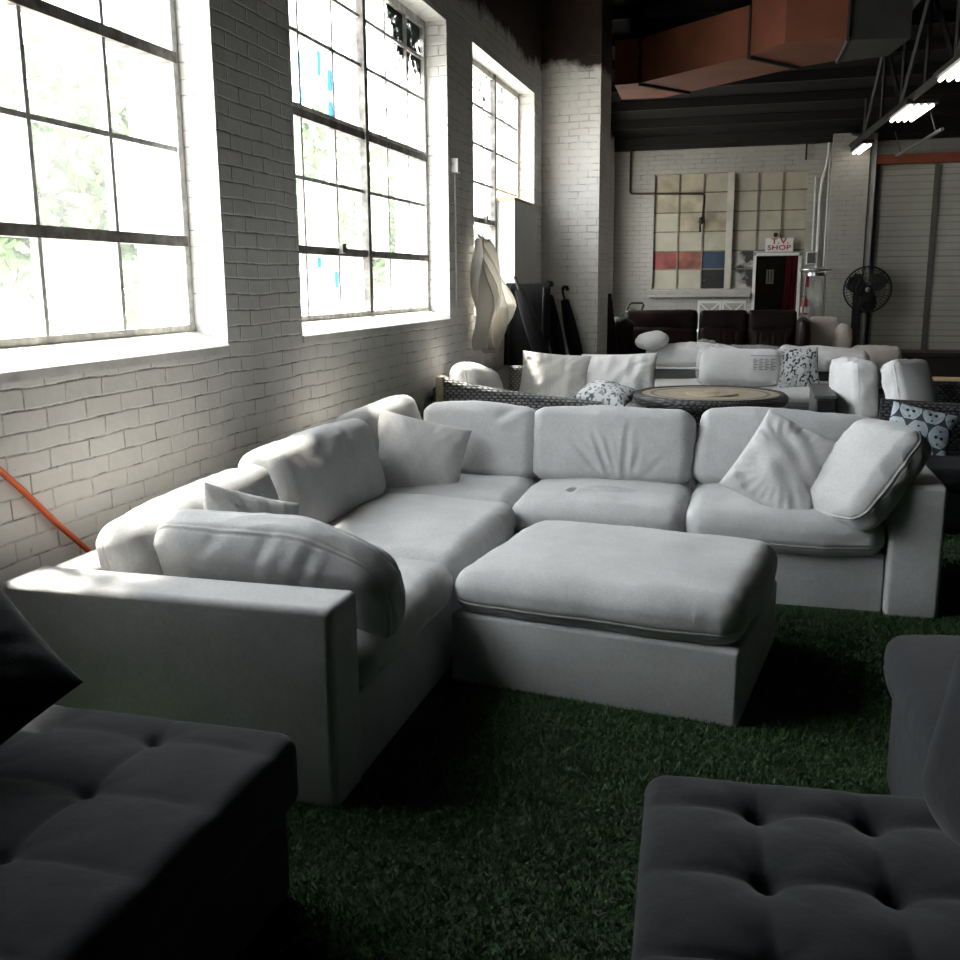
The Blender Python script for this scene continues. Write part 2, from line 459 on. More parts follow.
M['turf'] = island_var('green_turf_blades', [(.022, .060, .017), (.045, .108, .031), (.030, .078, .022), (.09, .15, .058)], .55)
M['leaf'] = island_var('tree_leaves', [(.08, .15, .045), (.15, .24, .08), (.10, .18, .06)], .5)
M['bark'] = simple('bark', (.12, .09, .06), .9, 0, .3, 12)
mm, t, b, o = nt('blue_masking_tape'); t.nodes.remove(b)
tl = N(t, 'ShaderNodeBsdfTranslucent'); tl.inputs[0].default_value = (.16, .38, .62, 1); t.links.new(tl.outputs[0], o.inputs[0]); M['tape'] = mm
M['tube'] = emit('fluorescent_tube', (1, .93, .82), 7)
M['film'] = thin_film('clear_plastic_wrap', (.95, .95, .97), .22, .12)
M['glass_clear'] = thin_film('clear_glass', (.8, .85, .85), .12, .05)
M['print'] = print_mat('printed_cotton')
M['pane_beige'] = simple('beige_painted_pane', (.42, .39, .31), .5, 0, .12, 3)
M['pane_tan'] = simple('stained_painted_pane', (.40, .345, .25), .5, 0, .4, 2.5)
M['pane_red'] = simple('faded_red_pane', (.24, .055, .05), .5, 0, .5, 5)
M['pane_rust'] = simple('rust_red_pane', (.25, .09, .06), .5, 0, .5, 5)
M['pane_blue'] = simple('blue_pane', (.035, .06, .10), .5, 0, .2, 4)
M['old_bar'] = simple('brown_glazing_bar', (.20, .175, .135), .7, 0, .3, 8)
M['yellowed'] = simple('yellowed_frame_paint', (.50, .47, .40), .6, 0, .15, 6)

def smear(name, base, dark, sc, lo, hi):
    m, t, b, o = nt(name); P = geo(t)
    t.links.new(mix(t, ramp(t, noise(t, sc, 6, P, .6), [(lo, (0,) * 3), (hi, (1,) * 3)]), base, dark), b.inputs['Base Color'])
    b.inputs['Roughness'].default_value = .5; return m
M['pane_smear'] = smear('smeared_pane', (.48, .47, .43), (.03, .03, .03), 3.2, .45, .55)
M['pane_black'] = smear('black_blotched_pane', (.45, .43, .38), (.012, .012, .012), 2.6, .40, .47)
mm, t, b, o = nt('white_plastic_sheeting')
tl = N(t, 'ShaderNodeBsdfTranslucent'); tl.inputs[0].default_value = (.85, .82, .76, 1)
b.inputs['Base Color'].default_value = (.72, .70, .66, 1); b.inputs['Roughness'].default_value = .45
mx = N(t, 'ShaderNodeMixShader'); mx.inputs[0].default_value = .45
t.links.new(b.outputs[0], mx.inputs[1]); t.links.new(tl.outputs[0], mx.inputs[2]); t.links.new(mx.outputs[0], o.inputs[0])
M['sheet'] = mm
# ------------------------------------------------------------------ room shell
XW, YB = -2.4, 17.0
def wall(name, axis, n0, n1, a_rng, z_rng, holes, mat, a_cuts=()):
    """solid wall with rectangular openings; axis = the horizontal axis it runs along"""
    A = sorted(set([a_rng[0], a_rng[1], *a_cuts] + [h[0] for h in holes] + [h[1] for h in holes]))
    Z = sorted(set([z_rng[0], z_rng[1]] + [h[2] for h in holes] + [h[3] for h in holes]))
    def solid(i, j):
        if i < 0 or j < 0 or i >= len(A) - 1 or j >= len(Z) - 1: return False
        a, z = (A[i] + A[i+1]) / 2, (Z[j] + Z[j+1]) / 2
        return not any(h[0] < a < h[1] and h[2] < z < h[3] for h in holes)
    V = []; F = []; ix = {}
    def v(a, n, z):
        k = (round(a, 5), round(n, 5), round(z, 5))
        if k not in ix:
            ix[k] = len(V); V.append((a, n, z) if axis == 'X' else (n, a, z))
        return ix[k]
    for i in range(len(A) - 1):
        for j in range(len(Z) - 1):
            if not solid(i, j): continue
            a0, a1, z0, z1 = A[i], A[i+1], Z[j], Z[j+1]
            F.append((v(a0,n0,z0), v(a1,n0,z0), v(a1,n0,z1), v(a0,n0,z1)))
            F.append((v(a1,n1,z0), v(a0,n1,z0), v(a0,n1,z1), v(a1,n1,z1)))
            if not solid(i-1, j): F.append((v(a0,n1,z0), v(a0,n0,z0), v(a0,n0,z1), v(a0,n1,z1)))
            if not solid(i+1, j): F.append((v(a1,n0,z0), v(a1,n1,z0), v(a1,n1,z1), v(a1,n0,z1)))
            if not solid(i, j-1): F.append((v(a0,n1,z0), v(a1,n1,z0), v(a1,n0,z0), v(a0,n0,z0)))
            if not solid(i, j+1): F.append((v(a0,n0,z1), v(a1,n0,z1), v(a1,n1,z1), v(a0,n1,z1)))
    o = MB().add(V, F).build(name, mat)
    me = o.data; bm = __import__('bmesh').new(); bm.from_mesh(me)
    __import__('bmesh').ops.recalc_face_normals(bm, faces=bm.faces); bm.to_mesh(me); bm.free()
    return tag(o, kind='structure')

WIN = {1: (1.45, 4.20), 2: (5.00, 7.72), 3: (8.45, 10.84), 4: (13.6, 16.32)}
ZS, ZH = 1.215, 3.47
XG0 = -2.6
wl = wall('wall_left', 'Y', XW - .45, XW, (-4, YB), (0, 5.2), [(a, b, ZS, ZH) for a, b in WIN.values()], M['brick'])
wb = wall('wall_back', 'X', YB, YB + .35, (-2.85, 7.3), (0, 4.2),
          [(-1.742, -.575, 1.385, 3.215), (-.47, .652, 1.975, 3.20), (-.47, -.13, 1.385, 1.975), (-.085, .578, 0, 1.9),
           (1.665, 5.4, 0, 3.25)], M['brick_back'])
tag(MB().box((7, -4.3, 0), (7.3, YB, 5.2)).build('wall_right', M['joist']), kind='structure')
tag(MB().box((-2.85, -4.3, 0), (7, -4.0, 5.2)).build('wall_front', M['joist']), kind='structure')
tag(MB().box((-3.0, -4.3, -.12), (7.3, YB + 2.5, 0)).build('floor', M['dark_floor']), kind='structure')
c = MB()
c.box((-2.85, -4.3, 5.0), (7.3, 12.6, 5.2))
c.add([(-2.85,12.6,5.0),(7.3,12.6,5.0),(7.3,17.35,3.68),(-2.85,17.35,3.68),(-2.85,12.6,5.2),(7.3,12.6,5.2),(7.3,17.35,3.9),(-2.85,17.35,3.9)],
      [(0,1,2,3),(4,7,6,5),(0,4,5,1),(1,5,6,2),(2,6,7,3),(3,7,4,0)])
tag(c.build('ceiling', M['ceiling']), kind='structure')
j = MB()
def roof_z(y): return 5.0 if y < 12.6 else 5.0 - (y - 12.6) * 1.32 / 4.75
for y in np.arange(8.2, 16.9, .62):
    z = roof_z(y) - .01
    j.box((-2.4, y, z - .13), (7, y + .06, z))
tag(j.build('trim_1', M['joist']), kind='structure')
# brick pier standing out of the left wall beyond the third window
tag(MB().box((XW, 11.22, 0), (-1.752, 12.0, roof_z(12))).build('pillar', M['brick']), kind='structure')
# pilaster on the back wall beside the roller door
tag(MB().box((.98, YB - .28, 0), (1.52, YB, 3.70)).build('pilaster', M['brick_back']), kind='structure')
# turf backing
tag(MB().box((XW, -1.5, 0), (6.5, 12.5, .012)).build('turf_floor', M['turf_back']), kind='structure')

# ------------------------------------------------------------------ left wall windows
XG = -2.6
def steel_window(n, y0, y1, cols, rows, thick, mull, peel=None, zlow=None):
    z0, z1 = 1.31, ZH
    root = bpy.data.objects.new('window_%d' % n, None); COL.objects.link(root); root.location = (XG, (y0 + y1) / 2, z0)
    tag(root, kind='structure')
    f = MB()
    for a, b_ in ((y0, y0 + .045), (y1 - .045, y1)): f.box((XG - .03, a, z0 - .02), (XG + .03, b_, z1))
    f.box((XG - .03, y0, z1 - .05), (XG + .03, y1, z1)); f.box((XG - .035, y0, z0 - .03), (XG + .035, y1, z0 + .008))
    f.build('window_frame', M['sash_white'], root)
    g = MB()
    for c_ in cols:
        g.box((XG - .012, c_ - .011, z0), (XG + .022, c_ + .011, z1))
    for r_ in rows:
        if r_ not in thick: g.box((XG - .010, y0, r_ - .011), (XG + .020, y1, r_ + .011))
    g.build('glazing_bars', M['sash_white'], root)
    h = MB()
    for r_ in thick: h.box((XG - .03, y0 + .02, r_ - .024), (XG + .034, y1 - .02, r_ + .022))
    for m_ in mull: h.box((XG - .04, m_ - .028, z0), (XG + .045, m_ + .028, z1))
    for r_ in thick[:1]:
        for c_ in [(cols[k]) for k in range(1, len(cols), 3)]:
            h.box((XG + .03, c_ - .03, r_ - .01), (XG + .06, c_ + .03, r_ + .05))
    h.build('transom', M['steel_win'], root)
    p = MB(); ys = sorted([y0 + .03] + list(cols) + list(mull) + [y1 - .03]); zs = [z0] + list(rows) + [z1 - .03]
    for a, b_ in zip(ys[:-1], ys[1:]):
        for c_, d_ in zip(zs[:-1], zs[1:]):
            p.add([(XG, a, c_), (XG, b_, c_), (XG, b_, d_), (XG, a, d_)], [(0, 1, 2, 3)])
    p.build('panes', glass_mat('old_window_glass_%d' % n, peel), root)
    s = MB()
    s.add([(XG - .25, y0, z0 - .12), (XG - .25, y1, z0 - .12), (XW + .012, y1, ZS - .03), (XW + .012, y0, ZS - .03),
           (XG - .25, y0, z0 - .03), (XG - .25, y1, z0 - .03), (XG + .03, y1, z0 - .02), (XG + .03, y0, z0 - .02), (XW + .012, y1, ZS + .006), (XW + .012, y0, ZS + .006)],
          [(0, 3, 2, 1), (4, 5, 6, 7), (7, 6, 8, 9), (9, 8, 2, 3), (0, 1, 5, 4), (0, 4, 7, 9, 3), (1, 2, 8, 6, 5)])
    s.build('window_sill', M['sill'], root)
    L = bpy.data.lights.new('daylight_portal', 'AREA'); L.shape = 'RECTANGLE'; L.size = y1 - y0; L.size_y = z1 - z0
    L.cycles.is_portal = True
    lo = bpy.data.objects.new('daylight_portal', L); COL.objects.link(lo)
    lo.location = (XG - .06, (y0 + y1) / 2, (z0 + z1) / 2); lo.rotation_euler = Matrix(((0, 0, -1), (1, 0, 0), (0, -1, 0))).to_euler()
    lo.rotation_euler = (RAD(90), 0, RAD(-90))
    return root
ROWS = [1.70, 2.105, 2.50, 2.90, 3.20]
w1 = steel_window(1, *WIN[1], [1.86, 2.28, 3.19, 3.67], ROWS, [1.70, 2.50], [2.72], (1.4, 4.4, 3.4, .05))
w2 = steel_window(2, *WIN[2], [5.47, 5.95, 6.86, 7.30], ROWS, [1.70, 2.46], [6.43], (6.6, 8.2, 2.5, .40))
w3 = steel_window(3, *WIN[3], [9.0, 9.42, 10.2, 10.55], [1.70, 2.08, 2.42, 2.76, 3.10], [2.08], [9.80], (7.5, 9.3, 2.4, .22))
w4 = steel_window(4, *WIN[4], [14.05, 14.5, 15.4, 15.85], ROWS, [1.70, 2.50], [14.95])
# board closing the lower far corner of the third window
b3 = MB(); b3.box((XG + .03, 9.82, 1.24), (XW + .03, WIN[3][1] - .004, 2.30)); b3.build('board_panel', M['white_board'], w3)
b3 = MB(); b3.box((XG + .03, 9.80, 2.30), (XW + .035, WIN[3][1] - .004, 2.325)); b3.build('board_ledge', M['pale_wood'], w3)
b3 = MB(); b3.box((XG + .05, WIN[1][0] + .004, 1.24), (XW - .03, 1.92, ZH - .004)); b3.build('board_panel', M['white_board'], w1)  # added unseen board over the near panes, blocks daylight to darken the foreground
t_ = MB()
for (y, za, zb) in ((5.50, 2.50, 2.62), (5.50, 2.66, 2.80), (5.78, 2.72, 2.86), (5.92, 2.50, 2.60), (5.92, 2.66, 2.78), (5.93, 1.48, 1.58), (5.68, 1.60, 1.66)):
    t_.box((XG + .004, y - .022, za), (XG + .008, y + .022, zb))
t_.build('masking_tape', M['tape'], w2)

# ------------------------------------------------------------------ painted-over window in the back wall
rt = bpy.data.objects.new('window_5', None); COL.objects.link(rt); rt.location = (-.6, YB, 1.385); tag(rt, kind='structure')
YP = YB + .07
CL = [-1.742, -1.345, -.952, -.575]; CR = [-.47, -.098, .28, .652]; RZ = [3.215, 2.922, 2.61, 2.305, 1.99, 1.70, 1.385]
kinds = {(0, 4): 'pane_red', (1, 4): 'pane_rust', (2, 4): 'pane_blue', (2, 5): 'pane_black', (3, 4): 'pane_smear', (3, 5): 'pane_smear',
         (0, 0): 'pane_tan', (1, 0): 'pane_tan', (1, 1): 'pane_tan', (1, 2): 'pane_tan', (0, 1): 'pane_tan', (2, 2): 'pane_tan'}
bym = {}
for ci, (x0, x1) in enumerate(list(zip(CL[:-1], CL[1:])) + list(zip(CR[:-1], CR[1:]))):
    for ri in range(6):
        if ci >= 4 and ri >= 4: continue
        bym.setdefault(kinds.get((ci, ri), 'pane_beige'), []).append((x0, x1, RZ[ri + 1], RZ[ri]))
for k, L_ in bym.items():
    m_ = MB()
    for x0, x1, z0, z1 in L_: m_.box((x0, YP, z0), (x1, YP + .02, z1))
    m_.build('painted_panes', M[k], rt)
m_ = MB()
for x in CL[1:-1]: m_.box((x - .010, YP - .022, 1.385), (x + .010, YP, 3.215))
for x in CR[1:-1]: m_.box((x - .010, YP - .022, 1.975 if x > -.05 else 1.385), (x + .010, YP, 3.20))
for z in RZ[1:-1]:
    m_.box((-1.742, YP - .02, z - .010), (-.575, YP, z + .010)); m_.box((-.47, YP - .02, z - .010), (.652 if z > 1.98 else -.13, YP, z + .010))
m_.build('glazing_bars', M['old_bar'], rt)
m_ = MB(); m_.box((-.575, YB - .02, 1.385), (-.47, YB + .08, 3.215)); m_.build('mullion', M['yellowed'], rt)
m_ = MB(); m_.add([(-1.80, YB - .09, 1.25), (-.15, YB - .09, 1.25), (-.15, YB, 1.25), (-1.80, YB, 1.25), (-1.80, YB - .09, 1.29), (-.15, YB - .09, 1.29), (-.15, YB + .06, 1.385), (-1.80, YB + .06, 1.385)],
                  [(0,3,2,1),(4,5,6,7),(0,1,5,4),(1,2,6,5),(2,3,7,6),(3,0,4,7)]); m_.build('window_sill', M['brick_back'], rt)

# ------------------------------------------------------------------ doorway to the shop, dark room behind
d1 = bpy.data.objects.new('door_1', None); COL.objects.link(d1); d1.location = (.25, YB, 0); tag(d1, kind='structure')
m_ = MB(); m_.box((-.125, YB - .03, 0), (-.08, YB + .08, 1.945)); m_.box((.573, YB - .03, 0), (.618, YB + .08, 1.945)); m_.box((-.125, YB - .03, 1.9), (.618, YB + .08, 1.945))
m_.build('door_frame', M['white_metal'], d1)
m_ = MB(); m_.box((-.6, YB + 1.9, 0), (1.2, YB + 2.0, 2.6)); m_.box((-.7, YB + .35, 0), (-.6, YB + 2.0, 2.6)); m_.box((1.2, YB + .35, 0), (1.3, YB + 2.0, 2.6)); m_.box((-.7, YB + .35, 2.5), (1.3, YB + 2.0, 2.6))
tag(m_.build('wall_inner', M['dark_wood']), kind='structure')
# sectional roller door
d2 = bpy.data.objects.new('door_2', None); COL.objects.link(d2); d2.location = (3.5, YB + .1, 0); tag(d2, kind='structure')
m_ = MB()
zz = np.linspace(.02, 3.40, 12)
for a, b_ in zip(zz[:-1], zz[1:]):
    m_.box((1.70, YB + .12, a + .004), (5.38, YB + .16, b_ - .004))
    for q in (.26, .62): m_.box((1.70, YB + .108, a + (b_ - a) * q - .012), (5.38, YB + .12, a + (b_ - a) * q + .012))
m_.build('door_panels', M['door'], d2)
m_ = MB()
for x in (2.50, 3.5, 4.5): m_.box((x, YB + .085, .02), (x + .085, YB + .108, 3.24))
m_.build('door_rail', M['door_rib'], d2)
m_ = MB()
for a in zz[1:-1]: m_.box((1.70, YB + .112, a - .012), (5.38, YB + .119, a + .008))
for a, b_ in zip(zz[:-1], zz[1:]):
    for q in (.30, .66): m_.box((1.70, YB + .106, a + (b_ - a) * q - .006), (5.38, YB + .1085, a + (b_ - a) * q + .006))
m_.build('panel_joints', M['door_line'], d2)
m_ = MB(); m_.box((1.655, YB - .02, 0), (1.70, YB + .2, 3.30)); m_.box((5.36, YB - .02, 0), (5.40, YB + .2, 3.30)); m_.build('door_frame', M['black'], d2)
tag(MB().box((1.62, YB - .10, 3.25), (7.0, YB + .01, 3.385)).build('beam', M['redbeam']), kind='structure')
m_ = MB(); m_.box((1.545, YB - .16, 0), (1.625, YB - .02, 3.7)); tag(m_.build('trim_2', M['white_metal']), kind='structure')
m_ = MB(); m_.box((1.40, YB - .36, 0), (1.50, YB - .29, 1.6)); tag(m_.build('trim_3', M['black']), kind='structure')
tag(MB().box((-2.4, YB - .09, 3.60), (7, YB, 3.70)).build('trim_4', M['joist']), kind='structure')

# ------------------------------------------------------------------ duct, truss, fluorescent lights
dz0, dz1 = 3.9, 4.42
du = thing('air_duct', (-.6, 12.6, dz0), 'wide orange-brown air duct hung below the dark roof', 'air duct')
m_ = MB(); m_.prism([(-1.86, 12.99), (-1.54, 12.94), (-.23, 11.81), (.31, 12.57), (-1.35, 14.03), (-1.90, 13.99)], dz0, dz1); m_.build('duct_section', M['duct'], du)
m_ = MB(); m_.prism([(-.225, 11.80), (.13, 11.28), (.74, 11.27), (.71, 12.34), (.315, 12.575)], dz0, dz1 + .35); m_.build('duct_section', M['duct'], du)
m_ = MB(); m_.prism([(.745, 11.27), (1.34, 11.37), (1.22, 12.16), (.715, 12.34)], dz0 - .02, dz1 + .35); du_g = m_.build('duct_section', M['duct_grey'], du); du_g['label'] = 'dark grey end of the duct'
for (a, b_) in (((-1.54, 12.94), (-1.0, 13.72)), ((-.23, 11.81), (.31, 12.57)), ((.745, 11.27), (.715, 12.34))):
    m_ = MB(); m_.tube([(a[0], a[1], dz0 - .012), (b_[0], b_[1], dz0 - .012)], .025, 6); m_.tube([(a[0], a[1], dz0), (a[0], a[1], dz1)], .025, 6); m_.build('flange', M['truss'], du)
for x, y in ((-1.2, 13.2), (.4, 11.8), (1.1, 11.8)): MB().tube([(x, y, dz1), (x, y, roof_z(y))], .012, 6).build('hanger', M['truss'], du)
tr = bpy.data.objects.new('roof_truss', None); COL.objects.link(tr); tr.location = (1.45, 13, 3.55); tag(tr, kind='structure')
A0, A1 = np.array([1.24, 16.9, 3.52]), np.array([2.05, 6.0, 3.52])
m_ = MB(); 
for dz in (0, 1.0):
    P0, P1 = A0 + [0, -.9 if dz else 0, dz], A1 + [0, 0, dz]
    m_.tube([P0, P1], .055, 4)
m_.build('chord', M['truss'], tr)
m_ = MB(); K = 9
for i in range(K):
    p = A0 + (A1 - A0) * (i / K); q = A0 + (A1 - A0) * ((i + 1) / K)
    m_.tube([p, q + [0, 0, 1.0]] if i % 2 else [p + [0, 0, 1.0 if i else .2], q], .028, 4); m_.tube([q, q + [0, 0, 1.0]], .022, 4)
m_.build('web', M['truss'], tr)
dirv = (A1 - A0) / np.linalg.norm(A1 - A0); perp = np.array([dirv[1], -dirv[0], 0]) * -1
def lamp(cpt, ln, wd, ntube, label):
    cpt = np.array(cpt); t0 = thing('ceiling_light', tuple(cpt), label, 'light fixture', 'fluorescent lights along the roof truss')
    m_ = MB()
    a = cpt - dirv * ln / 2; b_ = cpt + dirv * ln / 2
    V = []
    for p in (a, b_):
        for s in (-1, 1):
            for z in (.02, .07): V.append(p + perp * s * wd / 2 + [0, 0, z])
    m_.add(V, [(0,1,3,2),(4,6,7,5),(0,4,5,1),(2,3,7,6),(1,5,7,3),(0,2,6,4)]); m_.build('housing', M['truss'], t0)
    for k in range(ntube):
        o_ = perp * (((k + .5) / ntube - .5) * wd * .9)
        MB().tube([a + dirv * .04 + o_, b_ - dirv * .04 + o_], .019, 10).build('tube', M['tube'], t0, smooth=40)
    m_ = MB(); m_.tube([cpt + [0, 0, .07], cpt + [0, 0, .16]], .012, 6); m_.build('stem', M['truss'], t0)
lamp(A0 + dirv * .75 + [.05, 0, -.13], 1.0, .16, 2, 'small fluorescent light at the wall end of the truss')
lamp(A0 + dirv * 3.75 + [.10, 0, -.10], 1.15, .34, 4, 'wide four-tube fluorescent light in the middle of the truss')
lamp(A0 + dirv * 6.35 + [.06, 0, -.10], 1.2, .36, 4, 'fluorescent light nearest along the truss, cut by the photo edge')
m_ = MB(); p = np.array([1.80, 15.9, 3.25]); m_.tube([p, p + dirv * 2.6], .022, 8)
m_.tube([p + dirv * .3, p + dirv * .3 + [-.1, 0, .3]], .008, 6); m_.tube([p + dirv * 2.3, p + dirv * 2.3 + [-.1, 0, .3]], .008, 6)
tag(m_.build('conduit', M['grey_metal'], loc=(1.9, 15, 3.25), smooth=40), 'straight grey metal pipe hung beside the middle fluorescent light', 'pipe')
# ------------------------------------------------------------------ light grey sectional
ROOT = (-.9, 4.6, 0.012)
sf = thing('sectional_sofa', ROOT, 'light grey L-shaped sectional sofa along the brick wall', 'sofa')
Z0 = .001
def place(V, rot, loc): return xf(V, rot, loc)
def module(lo, hi, arm=None, backs=()):
    m_ = MB()
    x0, y0 = lo; x1, y1 = hi
    m_.rbox((x0, y0, Z0), (x1, y1, .28), .014, 3)
    for (a, b_) in ([arm] if arm else []): m_.rbox((a[0], a[1], Z0), (b_[0], b_[1], .615), .024, 4)
    for (a, b_) in backs: m_.rbox((a[0], a[1], .2), (b_[0], b_[1], .606), .03, 4)
    return m_.build('sofa_module', M['sofa'], sf, smooth=50)
def seat(par, lo, hi, z, h=.19, seed=1, crown=.035, creases=(), mat=None, seams=(-.55,), name='seat_cushion'):
    d = (hi[0] - lo[0], hi[1] - lo[1], h)
    V, F = cushion(d, r=.075, step=.0095, crown=crown, bulge=.012, seams=seams, creases=creases, seed=seed, lump=.0045, wrinkle=.0018)
    V = V + [(lo[0] + hi[0]) / 2, (lo[1] + hi[1]) / 2, z + h / 2]
    return MB().add(V, F).build(name, mat or M['sofa'], par, smooth=180)
def back(par, w, h, t, rot, loc, seed=1, creases=(), crown=.035, droop=None, name='back_cushion', mat=None, seams=(.35,)):
    V, F = cushion((w, t, h), r=.058, step=.0095, crown=crown, bulge=.015, seams=seams, creases=creases, seed=seed, thin=1, lump=.006, wrinkle=.0025, corner=.03, droop=droop)
    V[:, 2] += h / 2
    return MB().add(place(V, rot, loc), F).build(name, mat or M['sofa'], par, smooth=180)

# near arm module
XB = -2.20
m1 = module((XB, 2.42), (-1.115, 3.555), arm=((XB - .005, 2.405, 0), (-1.105, 2.605, 0)), backs=[((XB, 2.61, 0), (XB + .16, 3.555, 0))])
seat(m1, (-2.03, 2.615), (-1.085, 3.55), .272, .175, 3, crown=.028)
back(m1, .86, .36, .22, (-13, -4.5, 88), (-1.87, 3.09, .425), 21, seams=(.4,), crown=.03)
# armless
m2 = module((XB, 3.565), (-1.14, 4.60), backs=[((XB, 3.565, 0), (XB + .16, 4.60, 0))])
seat(m2, (-2.03, 3.565), (-1.09, 4.60), .272, .185, 4, crown=.035)
back(m2, .97, .42, .23, (-16, 0, 89), (-1.86, 4.10, .425), 22, seams=(.4,), crown=.03,
     creases=[((-.2, .1), (.0, .2), .03, .010, -1), ((.05, .08), (.2, .2), .03, .010, -1)])
# corner
m3 = module((XB, 4.61), (-1.135, 5.65), backs=[((XB, 4.61, 0), (XB + .16, 5.65, 0)), ((XB + .165, 5.49, 0), (-1.135, 5.65, 0))])
seat(m3, (-2.03, 4.605), (-1.14, 5.485), .272, .18, 5, crown=.028)
back(m3, .74, .43, .20, (-17, -4, 82), (-1.90, 5.03, .43), 23, seams=(.4,), crown=.03)
back(m3, .66, .405, .22, (-14, 0, -2), (-1.47, 5.24, .435), 24, crown=.03, creases=[((.1, .12), (.25, .2), .03, .012, -1)])
# armless on the long side
m4 = module((-1.13, 4.65), (-.295, 5.65), backs=[((-1.13, 5.49, 0), (-.295, 5.65, 0))])
pk = [((-.12, -.16), (.17, -.13), .018, .024, 1), ((-.15, -.21), (.0, -.22), .016, .016, 1), ((-.13, -.15), (-.16, -.22), .015, .014, 1)]
seat(m4, (-1.14, 4.57), (-.295, 5.485), .272, .18, 6, creases=pk, crown=.028)
fan = [((.0, -.20), (-.20, .03), .017, .006, -1), ((.03, -.20), (-.09, .08), .014, .008, -1), ((.05, -.18), (-.01, .04), .013, .006, -1),
       ((.09, -.20), (.10, .11), .015, .007, -1), ((.13, -.17), (.17, .01), .014, .005, -1), ((.16, -.20), (.30, -.05), .018, .005, -1)]
back(m4, .845, .40, .22, (-14, 0, 0), (-.735, 5.23, .435), 25, creases=fan, crown=.03)
# right end with its arm
m5 = module((-.29, 4.65), (.60, 5.65), arm=((.605, 4.595, 0), (.832, 5.655, 0)), backs=[((-.29, 5.49, 0), (.60, 5.65, 0))])
seat(m5, (-.292, 4.57), (.597, 5.485), .272, .18, 7, seams=(-.5,), crown=.028)
back(m5, .88, .41, .21, (-17, 2.5, -3), (.15, 5.24, .435), 26, crown=.03)

# cushions and pillows lying loose on the sofa
def slump(V):
    V = V.copy(); x = V[:, 0]
    V[:, 2] -= .13 * np.clip((x - .02) / .42, 0, 1) ** 2.2 * np.clip(.5 + V[:, 2] / .4, 0, 1)
    V[:, 1] += .02 * np.sin(x * 5); return V
V, F = cushion((.80, .20, .36), r=.075, step=.0095, crown=.028, bulge=.02, seams=(-.55, .55), seed=41, thin=1, lump=.004, wrinkle=.004, corner=.03, droop=slump,
               creases=[((.14, .06), (.2, .2), .018, .007, -1), ((.0, .1), (.05, .2), .018, .006, -1), ((-.2, .12), (-.1, .2), .02, .006, -1)])
V[:, 2] += .17
V = place(V, (17, 3.5, -3), (-1.475, 2.84, .42))
tag(MB().add(V, F).build('loose_cushion', M['sofa'], loc=(-1.43, 2.8, .46), smooth=180), 'long slumped grey cushion leaning inside the near sofa arm', 'cushion')
V, F = cushion((.44, .17, .50), r=.06, step=.0095, crown=.035, bulge=.02, seams=(-.45,), seed=42, thin=1, lump=.006, wrinkle=.005, corner=.035)
V = xf(V, (-42, 0, 0)); V = xf(V, (0, 0, -56)); V = V + [.495, 4.75, .635]
tag(MB().add(V, F).build('loose_cushion', M['pillow_grey'], loc=(.445, 4.86, .45), smooth=180), 'boxy piped grey cushion tilted against the sofa arm at the photo right', 'cushion')
def throw(w, d, t, rots, loc, mat, label, cat='pillow', seed=1, name='throw_pillow', n=56, ear=.05, wrinkle=.005, power=.5, group=None, sag=0):
    V, F, UV = pillow(w, d, t, n, ear, seed, wrinkle, sag, power)
    for r in rots: V = xf(V, r)
    V = V + np.array(loc)
    zmin = V[:, 2].min()
    return tag(MB().add(V, F).build(name, mat, loc=(loc[0], loc[1], zmin), smooth=180), label, cat, group)
throw(.50, .44, .16, [(66, 0, 0), (0, 14, 0), (0, 0, 18)], (-1.70, 4.86, .595), M['pillow_grey'], 'square grey throw pillow standing in the sofa corner', seed=51)
throw(.47, .44, .15, [(0, 0, 62), (54, 0, 0), (0, 0, 0), (0, 0, 0)], (.155, 4.83, .635), M['pillow_grey'], 'grey throw pillow standing on one point like a diamond', seed=52, wrinkle=.007)
throw(.42, .40, .14, [(70, 0, 0), (0, 20, 0), (0, 0, 62)], (-1.70, 3.06, .585), M['pillow_grey'], 'small grey throw pillow peeking out behind the slumped cushion', seed=53)

# ottoman
ot = thing('ottoman', (-.48, 3.72, .012), 'large light grey ottoman standing in front of the sofa', 'ottoman')
m_ = MB(); C0 = np.array([-.473, 3.775, 0]); w_, d_ = 1.075, .92
m_.rbox((C0[0] - w_/2, C0[1] - d_/2, Z0), (C0[0] + w_/2, C0[1] + d_/2, .284), .018, 4, rot=(0, 0, -8.4), about=C0)
m_.build('base', M['sofa'], ot, smooth=50)
V, F = cushion((w_ + .005, d_ + .012, .185), r=.08, step=.0095, crown=.018, bulge=.012, seams=(-.42,), seed=61, lump=.004, wrinkle=.0015)
V = xf(V, (0, 0, -8.4), C0 + [0, 0, .273 + .0925])
MB().add(V, F).build('top_cushion', M['sofa'], ot, smooth=180)
# ------------------------------------------------------------------ charcoal tufted seats in front
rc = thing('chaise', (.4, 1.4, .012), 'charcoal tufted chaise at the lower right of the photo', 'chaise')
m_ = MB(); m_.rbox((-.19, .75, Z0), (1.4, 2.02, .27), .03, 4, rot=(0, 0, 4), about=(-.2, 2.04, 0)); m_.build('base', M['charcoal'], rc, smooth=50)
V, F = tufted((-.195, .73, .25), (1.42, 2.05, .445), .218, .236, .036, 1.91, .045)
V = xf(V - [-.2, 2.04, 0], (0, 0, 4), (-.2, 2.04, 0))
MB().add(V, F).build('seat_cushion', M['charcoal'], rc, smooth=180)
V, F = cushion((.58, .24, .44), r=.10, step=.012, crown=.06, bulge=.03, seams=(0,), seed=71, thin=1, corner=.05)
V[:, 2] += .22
V = xf(V, (-12, 0, 0)); V = xf(V, (0, 0, -62), (.555, 1.80, .42))
